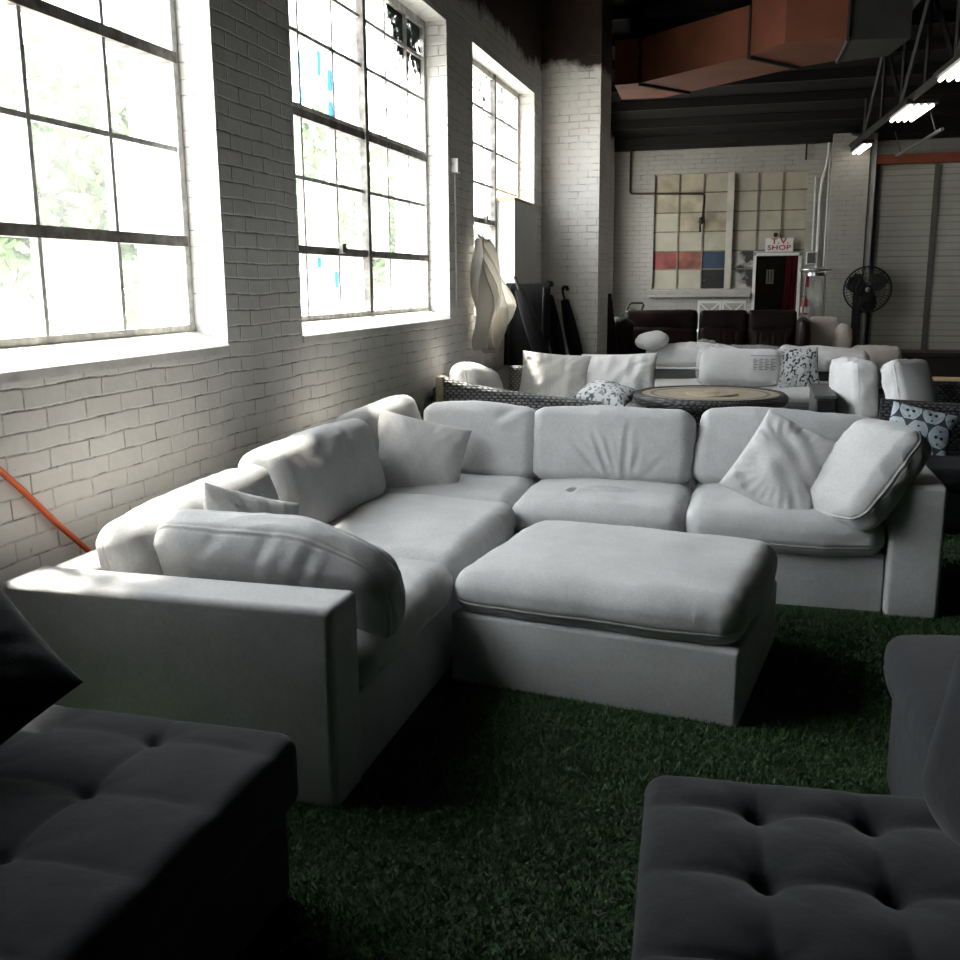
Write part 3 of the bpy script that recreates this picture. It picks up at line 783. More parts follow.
tag(MB().add(V, F).build('loose_cushion', M['charcoal'], loc=(.53, 1.80, .43), smooth=180), 'plump charcoal cushion standing on the chaise at the right edge', 'cushion')
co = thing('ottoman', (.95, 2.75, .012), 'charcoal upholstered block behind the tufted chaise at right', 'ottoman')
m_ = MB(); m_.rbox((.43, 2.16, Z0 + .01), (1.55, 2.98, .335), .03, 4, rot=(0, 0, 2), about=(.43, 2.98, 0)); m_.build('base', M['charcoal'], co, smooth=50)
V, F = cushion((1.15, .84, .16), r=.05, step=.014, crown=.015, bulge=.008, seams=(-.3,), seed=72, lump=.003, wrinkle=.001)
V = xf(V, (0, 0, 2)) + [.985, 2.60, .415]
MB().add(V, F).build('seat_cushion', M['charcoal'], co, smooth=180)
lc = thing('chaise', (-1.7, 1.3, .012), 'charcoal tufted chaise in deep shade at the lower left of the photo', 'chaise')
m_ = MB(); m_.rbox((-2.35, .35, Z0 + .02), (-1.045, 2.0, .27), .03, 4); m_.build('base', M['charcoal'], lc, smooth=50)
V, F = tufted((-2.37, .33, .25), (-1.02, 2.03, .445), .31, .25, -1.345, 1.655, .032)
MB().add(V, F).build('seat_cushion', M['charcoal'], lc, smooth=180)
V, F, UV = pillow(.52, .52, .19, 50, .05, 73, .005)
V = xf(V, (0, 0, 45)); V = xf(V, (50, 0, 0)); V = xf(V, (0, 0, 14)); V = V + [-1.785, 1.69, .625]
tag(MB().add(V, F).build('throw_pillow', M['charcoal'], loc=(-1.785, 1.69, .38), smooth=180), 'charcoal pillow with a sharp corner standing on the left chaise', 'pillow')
# ------------------------------------------------------------------ outdoor furniture behind the sofa
ZT = .012
def col_print(V, UV, fn):
    return np.array([fn(u, w) for u, w in UV])
def pprint(name, w, d, t, rots, loc, fn, label, seed, n=90, group=None):
    V, F, UV = pillow(w, d, t, n, .05, seed, .004)
    cols = fn(UV)
    for r in rots: V = xf(V, r)
    V = V + np.array(loc)
    return tag(MB().add(V, F).build(name, M['print'], loc=(loc[0], loc[1], V[:, 2].min()), smooth=180, colors=cols), label, 'pillow', group)
def leafy(sc, seed, dark=(.07, .075, .09)):
    def f(UV):
        P = np.concatenate([UV * sc, np.zeros((len(UV), 1))], 1)
        a = waves(P, .8, seed, 14); b_ = waves(P, 1.5, seed + 9, 14)
        k = ((np.abs(a) < .42) & (b_ > -.1)) | (b_ > 1.15)
        c = np.tile(np.array([.66, .67, .68]), (len(UV), 1)); c[k] = dark
        c[(~k) & (b_ < -1.1)] = (.30, .32, .36); return c
    return f
def geometric(UV):
    """rows of pale rounded lozenges with two dark dots, slate triangles in the gaps"""
    X = UV[:, 0] * 1.4 + .1; Y = UV[:, 1] * 1.1 + .15
    row = np.round(Y); off = np.where(np.abs(row) % 2 == 1, .5, 0)
    cx = X - off - np.round(X - off); cy = Y - row
    c = np.tile(np.array([.055, .065, .085]), (len(UV), 1))
    e = (np.abs(cx) / .46) ** 1.7 + (np.abs(cy) / .56) ** 1.7
    c[e < 1] = (.40, .47, .51)
    edge = (e > .93) & (e < 1.06); c[edge] = (.52, .56, .58)
    for dx in (-.13, .13):
        c[((cx - dx) ** 2 + (cy + .06) ** 2) < .006] = (.02, .025, .04)
    c[((cx) ** 2 + (cy - .24) ** 2) < .003] = (.05, .06, .08); c[((cx) ** 2 + (cy + .36) ** 2) < .003] = (.05, .06, .08)
    return c

# wicker corner lounge along the left wall: curved near arm, back against the wall, far back
wk = thing('wicker_lounge', (-1.7, 8.2, ZT), 'grey wicker corner lounge along the wall with white cushions', 'outdoor sofa')
def sweep_panel(path, t, name, mat, par, z0=.06, cap=None):
    """upright woven panel following a path of (x, y, top height)"""
    V = []; F = []; n = len(path); P = np.array(path, float)
    for i in range(n):
        d = P[min(i+1, n-1), :2] - P[max(i-1, 0), :2]; d /= np.linalg.norm(d); nn = np.array([-d[1], d[0]]) * t / 2
        for s in (1, -1):
            for z in (z0, P[i, 2]): V.append((P[i, 0] + s * nn[0], P[i, 1] + s * nn[1], z))
    for i in range(n - 1):
        a, b_ = 4 * i, 4 * (i + 1)
        F += [(a, b_, b_+1, a+1), (a+2, a+3, b_+3, b_+2), (a+1, b_+1, b_+3, a+3), (a, a+2, b_+2, b_)]
    F += [(0, 1, 3, 2), (4*n-4, 4*n-2, 4*n-1, 4*n-3)]
    m_ = MB().add(V, F)
    return m_.build(name, mat, par)
s_ = np.linspace(0, 1, 14)
near = [(-2.24 + 1.2 * q, 6.98 - .12 * sin(q * pi * .5), .80 - .155 * (q ** .62)) for q in s_]
sweep_panel(near, .05, 'arm', M['wicker'], wk)
m_ = MB(); m_.tube([(x, y, z + .005) for x, y, z in near], .032, 8); m_.build('arm_rim', M['wicker'], wk, smooth=60)
m_ = MB(); m_.rbox((-2.275, 6.93, ZT), (-2.215, 7.02, .83), .012, 2); w_ = m_.build('post', M['tan_wood'], wk); w_['label'] = 'tan wooden end post'
m_ = MB(); m_.rbox((-2.34, 7.03, .08), (-2.24, 9.14, .74), .03, 3); m_.rbox((-2.34, 9.06, .08), (-.90, 9.15, .735), .03, 3); m_.build('backrest', M['wicker'], wk, smooth=50)
m_ = MB(); m_.rbox((-2.24, 7.02, .06), (-1.25, 9.06, .30), .02, 2); m_.rbox((-1.26, 8.34, .06), (-.96, 9.06, .30), .02, 2); m_.build('seat_frame', M['wicker'], wk, smooth=50)
for (lo, hi, sd) in (((-2.22, 7.05), (-1.24, 8.30), 81), ((-2.22, 8.32), (-.94, 9.05), 82)):
    seat(wk, lo, hi, .30, .15, sd, mat=M['white_fab'], seams=(-.7, .7))
V, F = cushion((.62, .18, .44), r=.07, step=.016, crown=.05, bulge=.02, seams=(.6, -.6), seed=83, thin=1); V[:, 2] += .22
V = xf(V, (-16, 10, 80), (-2.02, 7.36, .44))
tag(MB().add(V, F).build('loose_cushion', M['white_fab'], loc=(-2.0, 7.36, .45), smooth=180), 'white back cushion showing above the curved wicker arm by the wall', 'cushion')
throw(.62, .52, .23, [(66, 0, 0), (0, 4, 0), (0, 0, 4)], (-1.735, 8.66, .645), M['stained_fab'], 'big white pillow with a grey stain leaning on the wicker lounge', seed=84, wrinkle=.010, ear=.07)
throw(.68, .46, .25, [(72, 0, 0), (0, -2, 0), (0, 0, -3)], (-1.175, 8.76, .66), M['white_fab'], 'big clean white pillow beside the stained pillow', seed=85, wrinkle=.008)
pprint('throw_pillow', .46, .36, .20, [(16, 0, 0), (0, 8, 0), (0, 0, -14)], (-1.20, 8.26, .575), leafy(3.0, 86, (.12, .13, .15)), 'small grey and white printed pillow lying flat on the wicker lounge', 86)

# round table
tb = thing('round_table', (-.35, 8.1, ZT), 'round table with tan stone top and dark wicker rim', 'table')
MB().lathe([(0, .60), (.545, .60), (.545, .622), (0, .622)], (-.35, 8.1, 0), 56).build('tabletop', M['tan_tile'], tb, smooth=30)
MB().lathe([(.44, .6215), (.47, .6215), (.47, .6235), (.44, .6235), (.44, .6215)], (-.35, 8.1, 0), 56).build('inlay_ring', M['grey_tile'], tb, smooth=30)
MB().lathe([(.53, .55), (.585, .55), (.605, .575), (.605, .605), (.58, .63), (.54, .628), (.53, .60), (.53, .55)], (-.35, 8.1, 0), 64).build('rim', M['wicker_black'], tb, smooth=40)
MB().lathe([(0, .05), (.36, .05), (.36, .60), (0, .60)], (-.35, 8.1, 0), 48).build('pedestal', M['wicker_black'], tb, smooth=40)
MB().lathe([(0, ZT), (.39, ZT), (.39, .05), (0, .05)], (-.35, 8.1, 0), 48).build('base', M['black'], tb, smooth=40)
lid = MB(); lid.lathe([(0, .6245), (.20, .6245), (.20, .634), (.19, .637), (0, .637)], (-.33, 8.02, 0), 40)
lid.rbox((-.40, 8.0, .637), (-.26, 8.03, .648), .004, 2); lid.build('burner_lid', M['tan_tile'], tb, smooth=40)

# low grey sofa facing the table, back cushions lying along its top
gs = thing('patio_sofa', (0, 10.8, ZT), 'long low grey patio sofa with white cushions behind the round table', 'outdoor sofa')
m_ = MB(); m_.rbox((-1.15, 10.25, .08), (1.10, 11.05, .30), .02, 2); m_.build('seat_frame', M['grey_metal'], gs)
m_ = MB(); m_.rbox((-1.15, 11.05, .08), (1.10, 11.12, .56), .015, 2); m_.build('backrest', M['grey_metal'], gs)
m_ = MB(); m_.rbox((-1.15, 11.02, .56), (1.10, 11.15, .585), .008, 2); pk_ = m_.build('top_rail', M['white_metal'], gs); pk_['label'] = 'white top rail'
for x in (-1.1, 1.05):
    for y in (10.32, 11.05): MB().box((x - .03, y - .03, ZT), (x + .03, y + .03, .1)).build('leg', M['grey_metal'], gs)
for i, (a, b_) in enumerate(((-1.12, -.02), (0, 1.08))): seat(gs, (a, 10.27), (b_, 11.04), .30, .15, 90 + i, mat=M['white_fab'], seams=(-.7, .7))
def slab(name, dim, rots, loc, mat, label, seed, cat='cushion', crown=.03, seams=(.6, -.6), thin=None, group=None, r=.06, lump=.008):
    V, F = cushion(dim, r=r, step=.016, crown=crown, bulge=.015, seams=seams, seed=seed, thin=thin, lump=lump, wrinkle=.006)
    for q in rots: V = xf(V, q)
    V = V + np.array(loc)
    return tag(MB().add(V, F).build(name, mat, loc=(loc[0], loc[1], V[:, 2].min()), smooth=180), label, cat, group)
slab('loose_cushion', (.98, .20, .24), [(0, 1, 0)], (-.66, 11.10, .705), M['white_fab'], 'white cushion lying along the top of the low patio sofa, left of the wrapped one', 101, thin=1, lump=.016)
slab('loose_cushion', (.86, .30, .12), [(6, 1.5, 0)], (-.08, 11.04, .685), M['white_fab'], 'white cushion lying flat just behind the plastic wrapped cushion', 102)
slab('loose_cushion', (.87, .28, .18), [(8, 3, -3)], (.67, 11.0, .70), M['white_fab'], 'long white cushion lying on the patio sofa behind the printed pillow', 103)
slab('loose_cushion', (.30, .30, .13), [(0, -14, 20)], (-1.10, 11.02, .87), M['white_fab'], 'small white cushion slumped on top of the patio sofa', 104, lump=.02)
# cushion in its clear bag
wr = thing('wrapped_cushion', (-.155, 10.35, .45), 'white cushion sealed in clear plastic with a printed label', 'cushion')
V, F = cushion((.78, .20, .36), r=.07, step=.016, crown=.03, seams=(.6, -.6), seed=105, thin=1)
MB().add(xf(V, (-10, 0, 0), (-.155, 10.42, .640)), F).build('cushion', M['white_fab'], wr, smooth=180)
V, F = cushion((.83, .235, .385), r=.07, step=.016, crown=.03, seams=(), seed=106, thin=1, lump=.010, wrinkle=.02)
MB().add(xf(V, (-10, 0, 0), (-.155, 10.415, .645)), F).build('plastic_bag', M['film'], wr, smooth=180)
m_ = MB()
for k in range(7):
    for j in range(4):
        m_.box((-.03 + j * .055, 10.25, .63 + k * .017), (-.03 + j * .055 + .028 + .016 * ((k * 3 + j) % 2), 10.2515, .637 + k * .017), rot=(-10, 0, 0), about=(0, 10.27, .64))
m_.box((-.06, 10.245, .77), (.22, 10.2465, .776), rot=(-10, 0, 0), about=(0, 10.25, .66))
m_.build('printed_label', M['grey_tile'], wr)
m_ = MB(); V, F, UV = pillow(.22, .14, .10, 24, .2, 108, .02); m_.add(xf(V, (20, 0, 10), (-.50, 10.46, .86)), F)
m_.build('plastic_fold', M['film'], wr, smooth=180)
pprint('throw_pillow', .41, .41, .15, [(72, 0, 0), (0, -4, 0), (0, 0, 3)], (.398, 10.40, .645), leafy(3.2, 87, (.055, .06, .075)), 'white pillow with dark leaf print standing beside the wrapped cushion', 87)

# grey armchair with a boxed cushion standing in it
ga = thing('patio_armchair', (.78, 8.6, ZT), 'grey slab-armed patio armchair right of the round table', 'outdoor chair')
m_ = MB(); m_.rbox((.60, 8.14, .10), (1.02, 9.0, .30), .015, 2); m_.build('seat_frame', M['grey_metal'], ga)
m_ = MB(); m_.rbox((.47, 8.086, .02), (.59, 8.10, .585), .004, 2); fp_ = m_.build('front_panel', M['black'], ga); fp_['label'] = 'black front of the arm'
m_ = MB(); m_.rbox((.46, 8.10, ZT), (.60, 9.04, .60), .008, 2); m_.rbox((.445, 8.07, .60), (.615, 9.06, .625), .006, 2); m_.build('arm', M['grey_metal'], ga)
m_ = MB(); m_.rbox((1.02, 8.10, ZT), (1.14, 9.04, .55), .008, 2); m_.build('arm', M['grey_metal'], ga)
m_ = MB(); m_.rbox((.46, 9.04, .08), (1.14, 9.12, .60), .012, 2); m_.build('backrest', M['grey_metal'], ga)
seat(ga, (.61, 8.12), (1.015, 9.03), .30, .13, 93, mat=M['white_fab'], seams=(-.7, .7))
slab('loose_cushion', (.18, .70, .44), [(0, -5, 0), (0, 0, 14)], (.76, 8.52, .655), M['white_fab'], 'white boxed cushion standing upright on the grey armchair, piped edge to the front', 107, thin=0, crown=.05, r=.035, seams=(.8, -.8), lump=.012)
slab('loose_cushion', (.38, .14, .26), [(-24, 12, 0), (0, 0, 10)], (.80, 8.90, .70), M['white_fab'], 'white pillow crushed behind the upright boxed cushion', 109, thin=1, lump=.02)

# black wicker loveseat at the right, its back toward the wall
bl = thing('wicker_loveseat', (1.6, 6.6, ZT), 'black wicker loveseat at the right with geometric pillow', 'outdoor sofa')
path = [(.80 + 1.5 * q, 6.97 - .03 * sin(q * pi), .70 - .06 * q) for q in s_]
sweep_panel(path, .06, 'backrest', M['wicker_black'], bl)
m_ = MB(); m_.tube([(x, y, z) for x, y, z in path], .036, 8); m_.build('back_rim', M['wicker_black'], bl, smooth=60)
m_ = MB(); m_.rbox((.77, 6.15, .05), (.84, 6.94, .52), .03, 3); m_.build('arm', M['wicker_black'], bl)
m_ = MB(); m_.rbox((2.2, 6.15, .05), (2.3, 6.94, .60), .03, 3); m_.build('arm', M['wicker_black'], bl)
m_ = MB(); m_.rbox((.84, 6.2, .05), (2.2, 6.93, .28), .02, 2); m_.build('seat_frame', M['black'], bl)
for lo, hi in (((.845, 6.16), (1.51, 6.92)), ((1.52, 6.16), (2.19, 6.92))): seat(bl, lo, hi, .28, .13, 94, mat=M['black_cloth'], seams=(), crown=.01)
pprint('throw_pillow', .39, .31, .14, [(66, 0, 0), (0, 12, 0), (0, 0, -8)], (1.01, 6.72, .56), geometric, 'pillow printed with pale lozenges and dark dots on the black wicker', 88, n=150)
# black wicker chair behind it with a white cushion
bc = thing('wicker_armchair', (1.35, 7.9, ZT), 'black wicker armchair behind the loveseat, holding a white cushion', 'outdoor chair')
m_ = MB(); m_.rbox((.98, 8.22, .06), (1.75, 8.30, .74), .03, 3); m_.build('backrest', M['wicker_black'], bc)
for x in (.96, 1.70): m_ = MB(); m_.rbox((x, 7.55, .06), (x + .08, 8.24, .58), .03, 3); m_.build('arm', M['wicker_black'], bc)
m_ = MB(); m_.rbox((1.04, 7.55, .06), (1.70, 8.22, .40), .02, 2); m_.build('seat_frame', M['wicker_black'], bc)
slab('loose_cushion', (.16, .36, .50), [(0, -16, 0), (0, 0, -50)], (1.105, 7.92, .665), M['white_fab'], 'white piped cushion tilted on the black wicker armchair', 110, thin=0, crown=.05, r=.04, seams=(.75, -.75))
slab('loose_cushion', (.52, .18, .34), [(-12, 0, 0)], (1.25, 11.6, .62), M['cream_fab'], 'pale grey cushion on the seat farthest behind the patio sofa', 111, thin=1)
fs = thing('patio_chair', (1.25, 11.7, ZT), 'dark patio chair behind the low patio sofa at its right end', 'outdoor chair')
m_ = MB(); m_.rbox((.98, 11.35, .1), (1.52, 11.85, .44), .02, 2); m_.build('seat_frame', M['wicker_black'], fs)
m_ = MB(); m_.rbox((.98, 11.74, .44), (1.52, 11.82, .70), .02, 2); m_.build('backrest', M['wicker_black'], fs)
# pale timber table frame, black box, long dark bench by the roller door
pt = thing('wooden_bench', (2.0, 9.9, ZT), 'raw pine slatted bench at the right edge behind black wicker', 'bench')
for k in range(4): MB().rbox((1.52, 9.62 + k * .15, .565), (2.7, 9.74 + k * .15, .60), .006, 2).build('slat', M['pale_wood'], pt)
for x in (1.58, 2.6):
    for y in (9.66, 10.1): MB().box((x, y, ZT), (x + .06, y + .06, .565)).build('leg', M['pale_wood'], pt)
MB().box((1.58, 9.68, .48), (2.66, 9.71, .53)).build('rail', M['pale_wood'], pt)
bx = MB(); bx.rbox((1.42, 8.5, ZT), (2.5, 9.2, .52), .02, 3); bx.rbox((1.40, 8.48, .52), (2.52, 9.22, .555), .012, 2)
tag(bx.build('storage_box', M['black'], loc=(1.9, 8.85, ZT)), 'black lidded storage box in front of the pine bench', 'box')
lb = thing('dark_table', (2.9, 14.2, ZT), 'long dark low table in front of the roller door', 'table')
MB().rbox((1.45, 13.9, .52), (4.4, 14.5, .58), .008, 2).build('tabletop', M['dark_wood'], lb)
MB().box((1.5, 13.94, .18), (4.35, 13.97, .52)).build('front_panel', M['dark_wood'], lb)
for x in (1.5, 4.28):
    for y in (13.95, 14.4): MB().box((x, y, ZT), (x + .07, y + .06, .52)).build('leg', M['dark_wood'], lb)
# ------------------------------------------------------------------ brown leather sofas, cream armchair, chairs by the back wall
def leather_sofa(x0, x1, y, arms, label, n, seed):
    t0 = thing('leather_sofa', ((x0 + x1) / 2, y + .45, 0), label, 'sofa', None)
    a0 = x0 + (.24 if arms[0] == 1 else 0); a1 = x1
    MB().rbox((a0, y + .1, .08), (a1, y + .92, .30), .04, 3).build('base', M['leather'], t0, smooth=50)
    w_ = (a1 - a0) / n
    for k in range(n):
        xa = a0 + k * w_ + .004
        V, F = cushion((w_ - .008, .66, .20), r=.07, step=.03, crown=.03, seams=(), seed=seed + k); MB().add(V + [xa + w_ / 2, y + .40, .40], F).build('seat_cushion', M['leather'], t0, smooth=180)
        ch = [((s, -.25), (s, .12), .014, .02, -1) for s in np.linspace(-w_ / 2, w_ / 2, 5)[1:-1]]
        V, F = cushion((w_ - .008, .26, .46), r=.08, step=.02, crown=.03, seams=(), seed=seed + 9 + k, thin=1, creases=ch)
        MB().add(xf(V, (-8, 0, 0), (xa + w_ / 2, y + .80, .66)), F).build('back_cushion', M['leather'], t0, smooth=180)
        V, F = cushion((w_ - .006, .22, .30), r=.055, step=.02, crown=.02, bulge=.004, corner=.006, seams=(), seed=seed + 19 + k, thin=1, lump=.004)
        MB().add(xf(V, (-8, 0, 0), (xa + w_ / 2, y + .84, .955)), F).build('headrest', M['leather'], t0, smooth=180)
    for flag, xa in ((arms[0], x0), (arms[1], x1 - .25)):
        if flag:
            hh = .95; V, F = cushion((.42 if flag == 1 else .15, .55 if flag == 1 else .9, hh), r=.11, step=.03, crown=.02, seams=(), seed=seed + 31, thin=0); MB().add(V + [xa + (.19 if flag == 1 else .328), y + (.27 if flag == 1 else .46), .06 + hh / 2], F).build('arm', M['leather'], t0, smooth=180)
    return t0
leather_sofa(-2.08, -.83, 13.5, (1, 0), 'dark brown leather sofa nearer the left wall', 1, 121)
leather_sofa(-.80, .50, 13.5, (0, 2), 'dark brown leather sofa in front of the shop doorway', 2, 151)
ca = thing('armchair', (1.1, 14.0, 0), 'beige upholstered armchair beside the brown leather sofa', 'armchair')
V, F = cushion((.42, .2, .62), r=.07, step=.025, crown=.03, seams=(), seed=131, thin=1); MB().add(V + [.86, 14.35, .70], F).build('backrest', M['cream_fab'], ca, smooth=180)
MB().rbox((.68, 13.72, .08), (1.2, 14.4, .40), .04, 3).build('base', M['cream_fab'], ca, smooth=50)
V, F = cushion((.18, .72, .74), r=.07, step=.025, crown=.02, seams=(), seed=132, thin=0)
V[:, 2] -= .16 * np.clip(-V[:, 1] / .36, 0, 1) ** 1.5 * (V[:, 2] > 0); V[:, 2] += .05 * np.clip(V[:, 1], -.3, .3)
MB().add(xf(V, (0, 8, 0), (1.06, 14.05, .55)), F).build('arm', M['cream_fab'], ca, smooth=180)

def cross_chair(loc, label):
    t0 = thing('cross_back_chair', loc, label, 'chair', 'white cross-back chairs at the back wall')
    x, y, z = loc
    for sx in (-.16, .16):
        m_ = MB(); m_.box((x + sx - .016, y + .18, z), (x + sx + .016, y + .21, z + 1.215)); m_.build('leg', M['white_metal'], t0)
        m_ = MB(); m_.box((x + sx - .016, y - .2, z), (x + sx + .016, y - .17, z + .74)); m_.build('leg', M['white_metal'], t0)
    MB().rbox((x - .19, y - .22, z + .74), (x + .19, y + .22, z + .775), .01, 2).build('seat', M['white_metal'], t0)
    m_ = MB(); m_.box((x - .16, y + .182, z + 1.175), (x + .16, y + .208, z + 1.215)); m_.box((x - .16, y + .185, z + .90), (x + .16, y + .205, z + .93))
    for s in (-1, 1): m_.tube([(x - s * .15, y + .195, z + .92), (x, y + .187, z + 1.05), (x + s * .15, y + .195, z + 1.185)], .011, 6)
    m_.build('backrest', M['white_metal'], t0)
    m_ = MB()
    for sx in (-.16, .16): m_.box((x + sx - .01, y - .18, z + .28), (x + sx + .01, y + .19, z + .305))
    m_.box((x - .16, y - .195, z + .38), (x + .16, y - .175, z + .405)); m_.build('stretcher', M['white_metal'], t0)
    return t0
c0 = cross_chair((-.73, 15.45, 0), 'tall white cross-back chair, farther from the shop doorway')
copy_tree(c0, (-.37, 15.45, 0), label='tall white cross-back chair, nearer the shop doorway')

# mower behind the leather sofa
mw = thing('lawn_mower', (-1.85, 15.7, 0), 'green lawn mower with black handle behind the brown sofa', 'lawn mower')
G_ = simple('dark_green_enamel', (.02, .06, .035), .4)
MB().rbox((-2.12, 15.5, .70), (-1.80, 15.95, .92), .05, 3).build('deck', G_, mw, smooth=50)
MB().lathe([(0, .92), (.10, .92), (.12, .97), (.10, 1.06), (.05, 1.09), (0, 1.09)], (-1.92, 15.72, 0), 20).build('engine', M['black'], mw, smooth=40)
m_ = MB(); m_.tube([(-2.02, 15.6, .9), (-1.97, 15.6, 1.09), (-1.94, 15.6, 1.16), (-1.90, 15.6, 1.18), (-1.74, 15.6, 1.18), (-1.72, 15.6, 1.15), (-1.76, 15.6, 1.03), (-1.80, 15.6, .88)], .016, 8); m_.build('handle', M['black'], mw, smooth=60)
MB().add([(-2.14, 15.62, .92), (-1.98, 15.62, .92), (-1.98, 15.62, 1.08), (-2.14, 15.85, .92), (-1.98, 15.85, .92), (-1.98, 15.85, 1.08)], [(0,1,2),(3,5,4),(0,2,5,3),(1,4,5,2),(0,3,4,1)]).build('chute', G_, mw)
for x in (-2.06, -1.84):
    for y in (15.52, 15.9): MB().lathe([(0, -.02), (.09, -.02), (.10, 0), (.09, .02), (0, .02)], (x, y, .63), 20, rot=(0, 90, 0)).build('wheel', M['black'], mw, smooth=40)
st_ = thing('workbench', (-1.95, 15.7, 0), 'low dark stand under the lawn mower', 'table')
MB().box((-2.25, 15.3, .49), (-1.6, 16.1, .53)).build('top', M['dark_wood'], st_)
for x in (-2.22, -1.66):
    for y in (15.33, 16.04): MB().box((x, y, 0), (x + .05, y + .05, .49)).build('leg', M['dark_wood'], st_)

# pedestal fan
fn = thing('pedestal_fan', (1.58, 16.3, 0), 'black pedestal fan in front of the roller door edge', 'fan')
fc = np.array([1.555, 16.15, 1.365])
MB().lathe([(0, 0), (.26, 0), (.26, .02), (.05, .05), (0, .05)], (1.58, 16.3, 0), 32).build('base', M['black'], fn, smooth=40)
MB().tube([(1.58, 16.3, .03), (1.58, 16.3, 1.30)], .022, 10).build('pole', M['black'], fn, smooth=40)
MB().lathe([(0, -.02), (.07, -.02), (.085, .04), (.07, .16), (0, .18)], tuple(fc + [0, .02, 0]), 20, rot=(-90, 0, 0)).build('motor', M['black'], fn, smooth=40)
m_ = MB(); K = 48
ring = lambda r, y: [fc + [r * cos(2*pi*k/K), y, r * sin(2*pi*k/K)] for k in range(K + 1)]
m_.tube(ring(.335, -.02), .014, 6, False); m_.tube(ring(.335, .06), .010, 6, False)
for r, y in ((.10, -.09), (.17, -.085), (.24, -.07), (.30, -.045)): m_.tube(ring(r, y), .0035, 4, False)
for k in range(40):
    a = 2 * pi * k / 40; ca_, sa_ = cos(a), sin(a)
    m_.tube([fc + [r * ca_, y, r * sa_] for r, y in ((.05, -.09), (.17, -.085), (.28, -.055), (.335, -.02))], .0028, 4, False)
    m_.tube([fc + [r * ca_, y, r * sa_] for r, y in ((.07, .11), (.2, .105), (.335, .06))], .0028, 4, False)
m_.build('guard', M['black'], fn)
for k in range(3):
    a = RAD(38 + 120 * k); V = []
    for i, r in enumerate(np.linspace(.05, .31, 8)):
        wd = .05 + .07 * sin(pi * (i + 1) / 9)
        for s in (-1, 1):
            x, z = r, s * wd; yy = .022 * s
            for th in (-.003, .003): V.append(fc + [x * cos(a) - z * sin(a), yy + th, x * sin(a) + z * cos(a)])
    F = []
    for i in range(7):
        q = 4 * i; F += [(q, q+2, q+6, q+4), (q+1, q+5, q+7, q+3), (q, q+4, q+5, q+1), (q+2, q+3, q+7, q+6)]
    F += [(0, 1, 3, 2), (28, 30, 31, 29)]
    MB().add(V, F).build('blade', M['black'], fn, smooth=40)
h_ = MB().lathe([(0, -.02), (.04, -.02), (.035, .02), (0, .025)], tuple(fc + [0, -.095, 0]), 20, rot=(90, 0, 0)).build('hub', M['chrome'], fn, smooth=40); h_['label'] = 'shiny centre badge'

# glass tube patio heater
ph = thing('patio_heater', (.80, 16.2, 0), 'tall patio heater with glass tube and flat steel cap near the doorway', 'heater')
hx, hy = .80, 16.2
MB().rbox((hx - .17, hy - .17, 0), (hx + .17, hy + .17, .90), .02, 2).build('base', M['black'], ph)
MB().lathe([(0, 0), (.085, 0), (.085, .62), (0, .62)], (hx, hy, .95), 24).build('glass_tube', M['glass_clear'], ph, smooth=40)
for sx in (-1, 1):
    for sy in (-1, 1): MB().tube([(hx + sx * .155, hy + sy * .155, .90), (hx + sx * .135, hy + sy * .135, 1.60)], .011, 8).build('post', M['steel_dull'], ph, smooth=40)
MB().lathe([(0, 1.57), (.13, 1.57), (.13, 1.62), (0, 1.62)], (hx, hy, 0), 28).build('burner', M['chrome'], ph, smooth=40)
MB().lathe([(0, 1.64), (.21, 1.645), (.235, 1.66), (.235, 1.67), (.06, 1.69), (0, 1.69)], (hx, hy, 0), 36).build('cap', M['chrome'], ph, smooth=40)
MB().tube([(hx, hy, 1.6), (hx, hy, 1.66)], .03, 10).build('neck', M['chrome'], ph)
for (x, z, r, h_, lb_, nm) in ((.70, .97, .062, .26, 'red fire extinguisher with white label on the wall by the heater', 'b'), (.715, 1.40, .034, .20, 'slim red extinguisher hung higher on the wall by the heater', 's')):
    fe = thing('fire_extinguisher', (x, YB - .08, z), lb_, 'fire extinguisher')
    MB().lathe([(0, 0), (r, 0), (r, h_ * .8), (r * .5, h_ * .95), (r * .35, h_), (0, h_)], (x, YB - .09, z), 20).build('cylinder', M['red'], fe, smooth=40)
    m_ = MB(); m_.tube([(x, YB - .09, z + h_), (x, YB - .09, z + h_ + .04)], r * .3, 8); m_.box((x - r * .9, YB - .10, z + h_ + .02), (x + r * .3, YB - .08, z + h_ + .035)); m_.build('valve', M['black'], fe)
    if nm == 'b': MB().lathe([(0, .03), (r + .002, .03), (r + .002, .12), (0, .12)], (x, YB - .09, z), 20).build('label', M['white_metal'], fe, smooth=40)
    MB().box((x - .02, YB - .035, z + .02), (x + .02, YB, z + h_)).build('bracket', M['black'], fe)

